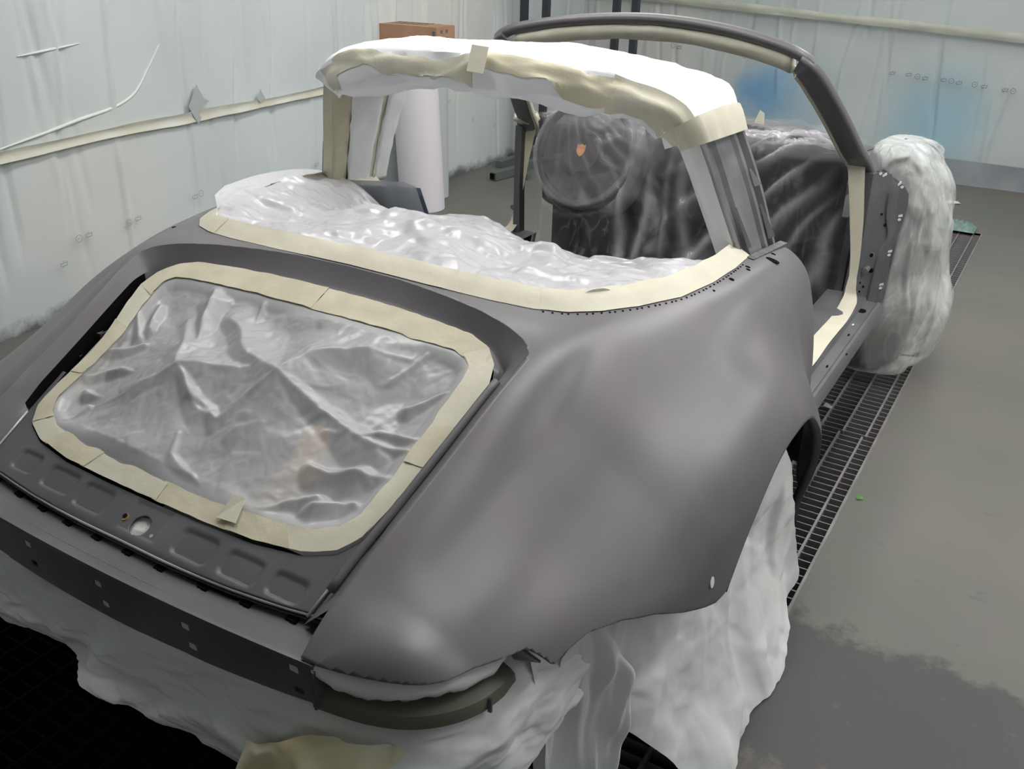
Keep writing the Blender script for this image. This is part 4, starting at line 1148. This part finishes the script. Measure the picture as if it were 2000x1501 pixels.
# tape cuff at the right corner
cuff = dense([(-.60, -.05), (-.63, -.02), (-.58, .012), (-.45, .026), (-.2, .036), (.1, .036), (.36, .026), (.54, .004), (.57, -.03)], 30)[:27]
ir0 = int(np.argmax((mid[:, 0] < -.3) & (mid[:, 2] < 1.165))) if mid[0][0] > 0 else 0
rt = [i for i in range(121) if mid[i][0] > 0 and 1.105 < mid[i][2] < 1.175]
band2(rt[0], rt[-1] + 1, cuff, TAPE2, .004, 9)
# small torn tape tab in the middle of the bar
V_ = [mid[57] + axn[57] * (a * wid[57]) + outw[57] * b for a, b in ((-.62, .026), (-.70, -.03))] + [mid[60] + axn[60] * (a * wid[60]) + outw[60] * b for a, b in ((-.62, .028), (-.70, -.028))]
C_(mesh_obj('tape_tab', V_, [(0, 1, 3, 2)], TAPE2, None, False, solid=.001), tb)
# left leg: taped edges with a paper panel between, on the inner side
lt = [i for i in range(121) if mid[i][0] < 0 and mid[i][2] < 1.16]
def innerstrip(t0, t1, b, m_, name, n=5, amp=.004, seed=5):
    V_ = []
    for i in lt:
        for j in range(n):
            t = t0 + (t1 - t0) * j / (n - 1)
            e = amp * float(fbm(np.array([i * .5]), np.array([j * .8]), seed, 3)[0])
            V_.append(mid[i] + axn[i] * (t * wid[i]) + outw[i] * (b + e))
    C_(mesh_obj(name, V_, gridf(len(lt), n), m_, None, True, solid=.0008), tb)
innerstrip(-.52, -.16, -.040, TAPE, 'masking_tape', 5, .0015); innerstrip(-.20, .34, -.043, PAPER, 'paper_panel', 8, .003); innerstrip(.30, .44, -.040, TAPE3, 'masking_tape', 4, .0015); innerstrip(.42, .75, -.046, PAPER, 'paper_panel', 5, .003)
# return faces at the rear edge of the left leg
V_ = []
for i in lt:
    for (a, b) in ((-.505, -.004), (-.515, -.020), (-.52, -.041)): V_.append(mid[i] + axn[i] * (a * wid[i]) + outw[i] * b)
C_(mesh_obj('masking_tape', V_, gridf(len(lt), 3), TAPE, None, True), tb)
i = lt[-1]
V_ = []
for t in np.linspace(-.58, .55, 14):
    for (b, dz) in ((-.035, .03), (-.055, .010), (-.085, -.006)):
        V_.append(mid[i] + axn[i] * (t * wid[i]) + outw[i] * (b - .006 * math.sin(t * 19)) + np.array([0, 0, dz + .004 * math.sin(t * 31)]))
C_(mesh_obj('masking_tape', V_, gridf(14, 3), TAPE2, None, True), tb)
# right leg: white strip on the inside
rl = [i for i in range(121) if mid[i][0] > 0 and mid[i][2] < 1.13]
V_ = []
for i in rl:
    for (a, b) in ((-.505, -.010), (-.53, -.030), (-.50, -.058), (-.2, -.058)): V_.append(mid[i] + axn[i] * (a * wid[i]) + outw[i] * b)
C_(mesh_obj('paper_strip', V_, gridf(len(rl), 4), PAPER, None, True), tb)
i = rl[0]
V_ = []
for t in np.linspace(-.62, -.2, 6):
    for (b, dz) in ((-.02, .05), (-.045, .03), (-.05, .0), (-.06, -.01)): V_.append(mid[i] + axn[i] * (t * wid[i]) + outw[i] * (b + .005 * math.sin(t * 40)) + np.array([0, 0, dz]))
C_(mesh_obj('masking_tape', V_, gridf(6, 4), TAPE, None, True), tb)

# tape on the windscreen frame
wt = empty('windscreen_tape', (0, 1.3, 1.25)); tag(wt, 'cream masking tape rolled along the inside of the windscreen frame', 'masking tape')
def f_sec(i, n=14):
    o_ = []
    for k in range(n):
        a = 2 * math.pi * k / n
        e = 1 + .10 * float(vn(np.array([i * .28]), np.array([k * .9]), 4)[0])
        o_.append((.060 + .031 * e * math.cos(a), -.016 + .019 * e * math.sin(a)))
    return o_
idx = list(range(iA + 4, iB - 3))
SEC = [f_sec(i) for i in idx]
V_, F_ = sweep(wfp[idx], np.array(SEC), hint); C_(mesh_obj('rolled_tape', V_, F_, TAPE3, None, True), wt)
for (i0_, i1_) in ((2, iA + 6), (iB - 5, 128)):
    secT = rrect(.014, .022, .006, 2, ca=.076, cb=-.012)
    V_, F_ = sweep(wfp[i0_:i1_], secT, hint); C_(mesh_obj('edge_tape', V_, F_, TAPE3, None, True), wt)
# tape down the hinge pillars and along the sills
dt = empty('door_opening_tape', (0, 1.2, .42)); tag(dt, 'cream tape edging the door openings along pillar and sill', 'masking tape')
for s in (1, -1):
    pth = [(.690, .60, .401), (.703, .90, .402), (.705, 1.3, .402), (.700, 1.60, .403), (.690, 1.672, .430), (.682, 1.692, .55), (.664, 1.694, .68), (.643, 1.694, .78), (.630, 1.696, .85)]
    A = spline(pth, 70); V_ = []
    wdts = np.interp(np.arange(70), [0, 30, 46, 52, 60, 69], [.056, .056, .052, .026, .044, .056])
    for i in range(70):
        for j, t in enumerate((-.5, 0, .5)):
            V_.append((s * (A[i][0] + t * wdts[i] + .0015 * math.sin(i * .4)), A[i][1] - .004 - (.036 * min(1, max(0, (A[i][2] - .405) / .03)) if s > 0 else 0), A[i][2] + .002))
    C_(mesh_obj('masking_tape', V_, gridf(70, 3), TAPE2 if s > 0 else TAPE, None, True), dt)
# bunched tape at the left windscreen corner
def f_bt(u, v):
    a = u * 2 * math.pi; b = v * math.pi
    r = 1 + .25 * fbm(u * 6, v * 4, 3)
    return -.655 + .050 * r * np.sin(b) * np.cos(a), 1.70 + .05 * r * np.sin(b) * np.sin(a), .868 + .028 * r * np.cos(b)
V_, F_ = surf(26, 16, f_bt); C_(mesh_obj('tape_bunch', V_, F_, TAPE2, None, True), dt)

# film over dashboard, wheel and footwell
df = empty('cockpit_film', (0, 1.5, .7)); tag(df, 'clear film draped over dashboard and steering wheel inside the cabin', 'plastic film')
FOLD = {}
def set_fold(o, val):
    a_ = o.data.attributes.new('fold', 'FLOAT', 'POINT'); a_.data.foreach_set('value', np.asarray(val, np.float32)); return o
def f_df(u, v):
    x = (u - .5) * 1.30
    v = v
    pth = np.array([(2.00, .885), (1.86, .905), (1.62, .905), (1.49, .885), (1.452, .80), (1.43, .62), (1.40, .46), (1.30, .335), (1.05, .315)])
    d = np.r_[0, np.cumsum(np.hypot(*(pth[1:] - pth[:-1]).T))]
    PP = cr(d, pth, v * d[-1])
    bow = (1 - (x / .65)**2)
    y = PP[:, 0] + .07 * bow * np.clip(1 - v * 3, 0, 1) - .02 * bow; z = PP[:, 1] + .02 * bow * np.clip(1 - v * 2.2, 0, 1) - .035 * np.clip((np.abs(x) - .5) / .15, 0, 1)
    hang = np.clip(v * 3 - 1, 0, 1)
    edge = np.clip((np.abs(x) - .40) / .24, 0, 1); edge = edge * edge * (3 - 2 * edge); y = y + (1.70 - np.minimum(y, 1.70)) * edge * np.clip(v * 4 - .8, 0, 1)
    wv_ = .05 * vn(x * 5, v * 9, 3)
    fan_ = sum(q_ * np.exp(-((np.arctan2(v - .20, .72 - x) + wv_ - a_) / w_)**2) * np.clip((.72 - x) * 4, 0, 1) for a_, w_, q_ in ((.10, .02, .6), (.22, .03, .9), (.40, .018, .7), (.55, .03, 1), (.74, .02, .8), (.92, .04, .9), (1.08, .02, .7), (1.25, .04, 1), (1.42, .03, .8)))
    drop_ = sum(q_ * np.exp(-((x - a_ - .12 * (v - .5) + .04 * vn(v * 6, x * 0 + a_ * 9, 5)) / w_)**2) for a_, w_, q_ in ((-.52, .012, .8), (-.44, .02, .6), (-.10, .014, .9), (-.03, .02, 1), (.06, .012, .7), (.14, .022, .9)))
    FOLD['d'] = np.clip(.40 * fan_ * np.clip((x - .02) * 5, 0, 1) * np.clip(v * 6, 0, 1) + .34 * drop_ * np.clip(v * 5 - 1.6, 0, 1), 0, .6) * (.35 + .65 * np.clip(.5 + vn(x * 9, v * 11, 8), 0, 1)) + .22 * np.clip(1 - np.abs(v - .26) / .10, 0, 1) * np.clip(.4 + vn(x * 6, v * 9, 2), 0, 1)
    e = (.030 * fan_ * np.clip((x + .1) * 3, 0, 1) + .02 * drop_ + .075 * crumple(x * 1.6, v * .7, 5, 41, 7) * (.3 + .7 * hang) + .014 * crumple(x * 2, v * 1.2, 12, 17, 6)) * (1 - .8 * edge)
    return x, y - e * hang, z + e * (1 - hang)
Vd, Fd = surf(200, 160, f_df)
sd = np.array([(np.array(p) - np.array(swc)) @ np.array(swn) for p in Vd])
# push the sheet behind the wheel where it passes through the rim disc
rr_ = np.linalg.norm((Vd - np.array(swc)) - sd[:, None] * np.array(swn), axis=1)
push = np.where((rr_ < .24) & (sd > -.10) & (Vd[:, 2] > .5), np.clip((.24 - rr_) / .05, 0, 1) * (sd + .10), 0)
Vd = Vd - push[:, None] * np.array(swn)
set_fold(C_(mesh_obj('film', Vd, Fd, FILM_C, None, True), df), FOLD['d'])
def f_dw(u, v):
    a = u * 2 * math.pi; r = np.clip(v / .72, 0, 1) * .203; out = np.clip((v - .72) / .28, 0, 1)
    d = .022 + .034 * (1 - (r / .203)**2) + .006 * np.abs(((a * 11 / (2 * math.pi) + .6 * vn(a * 2, r * 9, 3)) % 1) - .5) * (r / .2) - .14 * out**1.3 + .007 * crumple(r * np.cos(a), r * np.sin(a), 12, 3, 6) * (1 - out)
    X_, Y_ = r * np.cos(a), r * np.sin(a); an_ = np.arctan2(Y_ - .20, X_ - .10) + .10 * vn(X_ * 14, Y_ * 14, 6)
    FOLD['w'] = np.clip(sum(q_ * np.exp(-((an_ + a_) / w_)**2) for a_, w_, q_ in ((2.75, .02, .14), (2.62, .025, .16), (2.48, .02, .12), (2.35, .02, .16), (2.15, .03, .1), (1.9, .02, .10), (1.65, .03, .08))) + .13 * np.exp(-((r - .195) / .010)**2) + .22 * np.clip((-Y_ - .10) * 9, 0, 1) * np.clip(vn(X_ * 22, Y_ * 30, 3) + .2, 0, 1), 0, .5) * (1 - out)
    r2 = r + .02 * np.sin(out * 2.0) + .03 * out * vn(a * 1.5, a * 0, 5)
    P = [swc[k] + (swa[k] * np.cos(a) + swb[k] * np.sin(a)) * r2 + swn[k] * d for k in range(3)]
    return P[0], P[1], P[2]
V_, F_ = surf(96, 40, f_dw)
set_fold(C_(mesh_obj('wheel_film', V_, F_, FILM_WH, None, True), df), FOLD['w'])

# lamp opening paper
for s in (1, -1):
    LP = [(.478, -.842), (.52, -.838), (.57, -.822), (.62, -.796), (.658, -.755), (.683, -.705), (.698, -.655)]
    pl = spline(LP, 60); V_ = []
    for i in range(60):
        t = i / 59
        hgt = .029 * min(1, .35 + t * 5) * min(1, (1.02 - t) * 9) + .005 * float(fbm(np.array([i * .16]), np.array([0.0]), 4)[0])
        for j in range(6):
            k = j / 5
            V_.append((s * (pl[i][0] - .010 + .014 * math.sin(k * 2.4)), pl[i][1] + .010 - .014 * math.sin(k * 2.4), .588 - .008 - hgt * k * 1.2 + .0015 * math.sin(i * .31 + j)))
    o = mesh_obj('lamp_masking_paper', V_, gridf(60, 6), PAPER, None, True, solid=.001)
    tag(o, 'white paper strip stuffed under the %s wing above the lamp ledge' % ('right' if s > 0 else 'left'), 'masking paper')

# skirt sheet below the bumper
sk = empty('bumper_skirt_sheet', (0, -.8, .2)); tag(sk, 'white sheet hanging below the rear bumper panel', 'masking sheet')
SKT = [(-.80, -.50), (-.70, -.66), (-.60, -.78), (-.50, -.832), (-.25, -.846), (0, -.848), (.25, -.846), (.47, -.826), (.55, -.800), (.605, -.775), (.645, -.735), (.668, -.685), (.685, -.60), (.705, -.52), (.725, -.44)]
def f_sk(u, v):
    A = spline(SKT, 400); i = np.clip((u * 399).astype(int), 0, 399); x = A[i, 0]; y = A[i, 1]
    tgx = np.gradient(A[:, 0])[i]; tgy = np.gradient(A[:, 1])[i]; L_ = np.hypot(tgx, tgy); nx, ny = tgy / L_, -tgx / L_
    ztop = np.interp(x, [-.8, -.5, 0, .48, .58, .72], [.50, .495, .475, .495, .485, .545])
    bot = np.interp(u, [0, .2, .35, .5, .62, .72, .80, .88, .94, 1], [.375, .385, .385, .38, .365, .34, .32, .34, .36, .40])
    z = ztop + (bot - ztop) * v
    bulge = .058 * v + .010 * np.sin(v * 3) + .034 * crumple(u * 2.2 + .25 * v, v * .30, 5.0, 23, 7) * np.clip(v * 5, 0, 1) + .010 * crumple(u * 3, v * .4, 14, 3, 5) * np.clip(v * 4, 0, 1)
    return x + nx * bulge, y + ny * bulge, z
V_, F_ = surf(260, 70, f_sk); C_(mesh_obj('sheet', V_, F_, PAPER, None, True), sk)
def f_ys(u, v):
    x = .385 + u * .24; y = -.895 + .10 * u**1.6 - .075 * v + .02 * crumple(u, v, 3.5, 8, 6); z = .425 - .12 * v + .045 * np.sin(u * 2.6) * (1 - v)
    return x, y, z
mesh_ = 0
Vq = [(x, -.838 + .016 * (abs(x) / .46)**2, z) for x in np.linspace(-.47, .47, 20) for z in (.482, .568)]
C_(mesh_obj('paper_backing', Vq, gridf(20, 2), PAPER, None, False), sk)
V_, F_ = surf(60, 40, f_ys); C_(mesh_obj('stained_paper_flap', V_, F_, STAINP, None, True), sk)

# rear wheel cover
wc = empty('rear_wheel_cover', (.88, .05, 0)); tag(wc, 'white paper sheet tented over the right rear wheel down to the floor', 'masking sheet')
WCO = np.array([(.085, .66), (.15, .62), (.225, .55), (.33, .43), (.40, .24), (.42, .10), (.37, .045), (.30, .03), (.20, .03), (.17, .004), (.02, .004), (-.12, .004), (-.26, .004), (-.31, .10), (-.38, .21), (-.46, .31), (-.55, .40), (-.56, .52), (-.30, .56), (-.12, .64), (.0, .665)])
def f_wc(u, v):
    y = -.56 + u * 1.0; z = v * .74
    x = np.interp(y, [-.56, -.3, -.1, .1, .42], [.735, .800, .835, .842, .868]) + .105 * np.clip((.46 - z) / .46, 0, 1)**1.4 * np.interp(y, [-.56, -.2, .2, .45], [.3, .85, .85, .35])
    x = x + .062 * crumple(y, z * .6 + .2 * y, 5.0, 52, 7) * np.clip((.52 - z) * 4, .05, 1) + .010 * crumple(y, z, 14, 61, 6) * np.clip((.55 - z) * 5, .1, 1)
    return x, y, z
V_, F_ = surf(190, 150, f_wc); V_, F_ = clip(V_, F_, -sdist(chaikin(WCO, 1), V_[:, 1], V_[:, 2]))
C_(mesh_obj('sheet', V_, F_, PAPER, None, True), wc)
hs_ = empty('hanging_paper_strip', (.78, -.5, .3)); tag(hs_, 'white paper strip hanging between bumper skirt and rear wheel cover', 'masking sheet')
def f_hs(u, v):
    y = -.615 + u * .20 + .03 * v * (1 - u) - .10 * v * u * np.clip(v * 1.6 - .6, 0, 1); z = .555 - v * (.50 - .15 * u)
    x = .705 + .065 * u + .05 * v + .060 * crumple(u * .45, v * .22, 9, 12, 7) * np.clip(v * 3 - .1, 0, 1)
    return x, y, z
V_, F_ = surf(60, 90, f_hs); C_(mesh_obj('sheet', V_, F_, PAPER, None, True), hs_)

# front wheel bag
fb = empty('front_wheel_bag', (.74, 2.2, 0)); tag(fb, 'translucent plastic bag pulled over the right front wheel', 'plastic bag')
BAG = [(.03, .72, 2.16, .09, .22), (.06, .775, 2.14, .14, .27), (.16, .80, 2.14, .15, .29), (.30, .82, 2.14, .145, .30), (.45, .80, 2.15, .125, .29), (.58, .785, 2.15, .12, .27), (.68, .765, 2.15, .12, .25), (.78, .735, 2.14, .115, .22), (.845, .715, 2.13, .10, .19), (.872, .70, 2.12, .06, .12), (.876, .70, 2.12, .005, .01)]
bz = np.array(BAG)
def f_fb(u, v):
    a = u * 2 * math.pi; q = cr(np.arange(len(bz)), bz, v * (len(bz) - 1))
    ca, sa = np.cos(a), np.sin(a)
    ex = .75
    cx = np.sign(ca) * np.abs(ca)**ex; sy = np.sign(sa) * np.abs(sa)**ex
    e = (.034 * crumple(u * 2.6, v * .9, 3.6, 71, 7) + .016 * crumple(u * 4, v * 1.2, 8, 5, 6)) * np.clip((1 - v) * 4, .15, 1)
    return q[:, 1] + cx * (q[:, 3] + e), q[:, 2] + sy * (q[:, 4] + e), q[:, 0]
V_, F_ = surf(160, 110, f_fb); C_(mesh_obj('bag', V_, F_, FILM_B, None, True), fb)
# wheel inside the bag
prof = [(.0, .06), (.05, .10), (.05, .20), (.08, .22), (.08, .29), (.06, .305), (-.08, .305), (-.10, .29), (-.09, .2)]
V_ = []; n = 36
for k in range(n):
    a = 2 * math.pi * k / n
    for (dx, rr) in prof: V_.append((.755 + dx, 2.16 + rr * .85 * math.cos(a), .315 + rr * math.sin(a)))
m_ = len(prof); F_ = [(k * m_ + j, k * m_ + j + 1, ((k + 1) % n) * m_ + j + 1, ((k + 1) % n) * m_ + j) for k in range(n) for j in range(m_ - 1)]
P_(mesh_obj('front_tyre', V_, F_, RUBBER)); P_(MB().box((.70, 2.16, .66), (.10, .22, .22)).build('strut_tower', PRIMER_D))

# ================================================================== THINGS IN THE BOOTH
def roll(x, y, r, h, m_, label, lean=(0, 0)):
    e = empty('paper_roll', (x, y, 0)); tag(e, label, 'paper roll')
    b = MB(); n = 36; V_ = []
    for k in range(n):
        a = 2 * math.pi * k / n; V_.append((r * math.cos(a), r * math.sin(a), .002)); V_.append((r * math.cos(a) + lean[0], r * math.sin(a) + lean[1], h))
    F_ = [(2 * k, 2 * ((k + 1) % n), 2 * ((k + 1) % n) + 1, 2 * k + 1) for k in range(n)] + [tuple(range(0, 2 * n, 2))[::-1], tuple(range(1, 2 * n, 2))]
    mesh_obj('roll', V_, F_, m_, e, True, angle=math.radians(40))
    b = MB(); b.tube([(lean[0], lean[1], h), (lean[0], lean[1], h + .004)], .038, 18); b.build('core', CARD, e)
    return e
ROLLW = mat('roll_white', (.74, .71, .76), .6)
roll(-2.085, 2.93, .135, .93, ROLLW, 'tall white masking paper roll standing by the left wall', (-.05, 0))
roll(-2.20, 3.20, .10, .93, mat('roll_grey', (.50, .52, .55), .6), 'grey film roll standing behind the white paper roll')
# loose end of paper beside the roll
# carton lying on the rolls
ct = empty('carton', (-2.195, 3.02, .937)); tag(ct, 'long brown cardboard carton with black print lying on top of the rolls', 'carton')
ct.rotation_euler = (0, 0, math.radians(4))
MB().box((0, 0, .05), (.44, .20, .10)).build('box', CARD, ct)
MB().box((-.04, 0, .101), (.34, .198, .002)).build('top_flap', mat('card_light', (.52, .30, .16), .75), ct)
rng = random.Random(3)
for k in range(7):
    m_ = MB(); x = -.13 + k * .038
    m_.box((x, -.02,   .103), (.022, .012, .001)); m_.box((x + rng.uniform(-.008, .008), .02, .103), (.010, .13, .001)); m_.box((x, .05, .103), (.024, .012, .001)); m_.build('print_character', INK, ct)
for k in range(4):
    MB().box((.2205, -.05 + .06 * (k % 2), .035 + .04 * (k // 2)), (.001, .022, .018)).build('print_symbol', INK, ct)
for k in range(2):
    MB().box((.165 + .035 * k, -.1005, .035 + .03 * k), (.018, .001, .03)).build('print_symbol', INK, ct)

# panel stands: pairs of dark posts with feet
def stand(x, y, gap, label, foot=True):
    e = empty('panel_stand', (x, y, 0)); tag(e, label, 'stand', 'dark steel panel stands')
    for dx in (-gap / 2, gap / 2):
        MB().box((dx, 0, .88), (.045, .045, 1.70)).build('post', POSTM, e)
    MB().box((0, 0, .30), (gap, .03, .03)).build('crosspiece', POSTM, e)
    for dx in (-gap / 2, gap / 2):
        MB().box((dx, 0, .025), (.05, .62, .045)).build('foot', FOOTM, e)
    MB().box((0, 0, 1.72), (gap + .08, .04, .04)).build('top_rail', POSTM, e)
    return e
stand(-2.185, 4.42, .175, 'dark steel panel stand by the left wall, behind the left windscreen corner')
stand(-1.604, 4.65, .142, 'dark steel panel stand further right, behind the middle of the windscreen')
e = empty('square_tube', (-2.08, 3.80, .03)); tag(e, 'short green grey square steel tube lying on the floor before the stand', 'steel tube')
rt_ = Matrix.Rotation(math.radians(-8), 3, 'Z')
b = MB(); b.box((0, .11, .0), (.052, .30, .052), rt_); b.build('tube', FOOTM, e)
b = MB(); b.box((-.0275, -.0395, .0), (.038, .004, .038), rt_); b.build('open_end', VOID, e)
b = MB(); b.box((.14, .14, -.008), (.05, .05, .04)); b.build('end_block', FOOTM, e)

# odds and ends on the floor
def f_gz(u, v):
    x = .66 + u * .20; y = 4.30 + v * .17; return x, y, .012 + .045 * np.clip(1 - ((u - .5) / .5)**2, 0, 1) * np.clip(1 - ((v - .5) / .5)**2, 0, 1) * (1 + .5 * fbm(u * 7, v * 7, 2))
V_, F_ = surf(26, 20, f_gz); tag(mesh_obj('gauze_rag', V_, F_, GAUZE, None, True), 'teal green gauze rag at the far end of the grating', 'rag')
def f_gz2(u, v):
    x = .60 + u * .05; y = 3.80 + v * .08; return x, y, .004 + .02 * np.sin(math.pi * u) * np.sin(math.pi * v)
V_, F_ = surf(10, 10, f_gz2); tag(mesh_obj('fluff_tuft', V_, F_, GAUZE, None, True), 'small tuft of fluff on the far grating near the wheel bag', 'fluff')
def scrap(x, y, w_, l_, a, m_, label, name='paper_scrap', z=.003):
    c, s = math.cos(a), math.sin(a)
    pts = [(-l_ / 2, -w_ / 2), (l_ / 2, -w_ * .3), (l_ * .4, w_ / 2), (-l_ * .45, w_ * .35)]
    V_ = [(x + c * p - s * q, y + s * p + c * q, z + .004 * k) for k, (p, q) in enumerate(pts)]
    tag(mesh_obj(name, V_, [(0, 1, 2, 3)], m_, None, False, solid=.001), label, 'scrap')
WHITE = mat('scrap_white', (.6, .6, .58), .7); GREEN = mat('scrap_green', (.10, .32, .06), .6)
scrap(.64, 5.02, .05, .11, .3, WHITE, 'white paper scrap lying far off before the back wall')
scrap(.70, 1.585, .012, .035, -.5, WHITE, 'white paper sliver on the grating beside the sill', z=.004)
scrap(.935, 1.02, .012, .018, .2, GREEN, 'tiny green flake at the edge of the grating', 'paint_flake')
scrap(1.43, .02, .008, .014, .2, WHITE, 'small white crumb on the dark stain at bottom right', 'crumb')
scrap(1.62, 1.35, .003, .05, .1, WHITE, 'thin white thread on the bare floor at right', 'thread')
# bit of tape on the cowl
tag(mesh_obj('tape_stub', [(.195, 1.90, .905), (.235, 1.90, .903), (.230, 1.905, .945), (.212, 1.905, .955)], [(0, 1, 2, 3)], TAPE2, None, False, solid=.002), 'cream tape stub sticking up from the scuttle', 'masking tape')
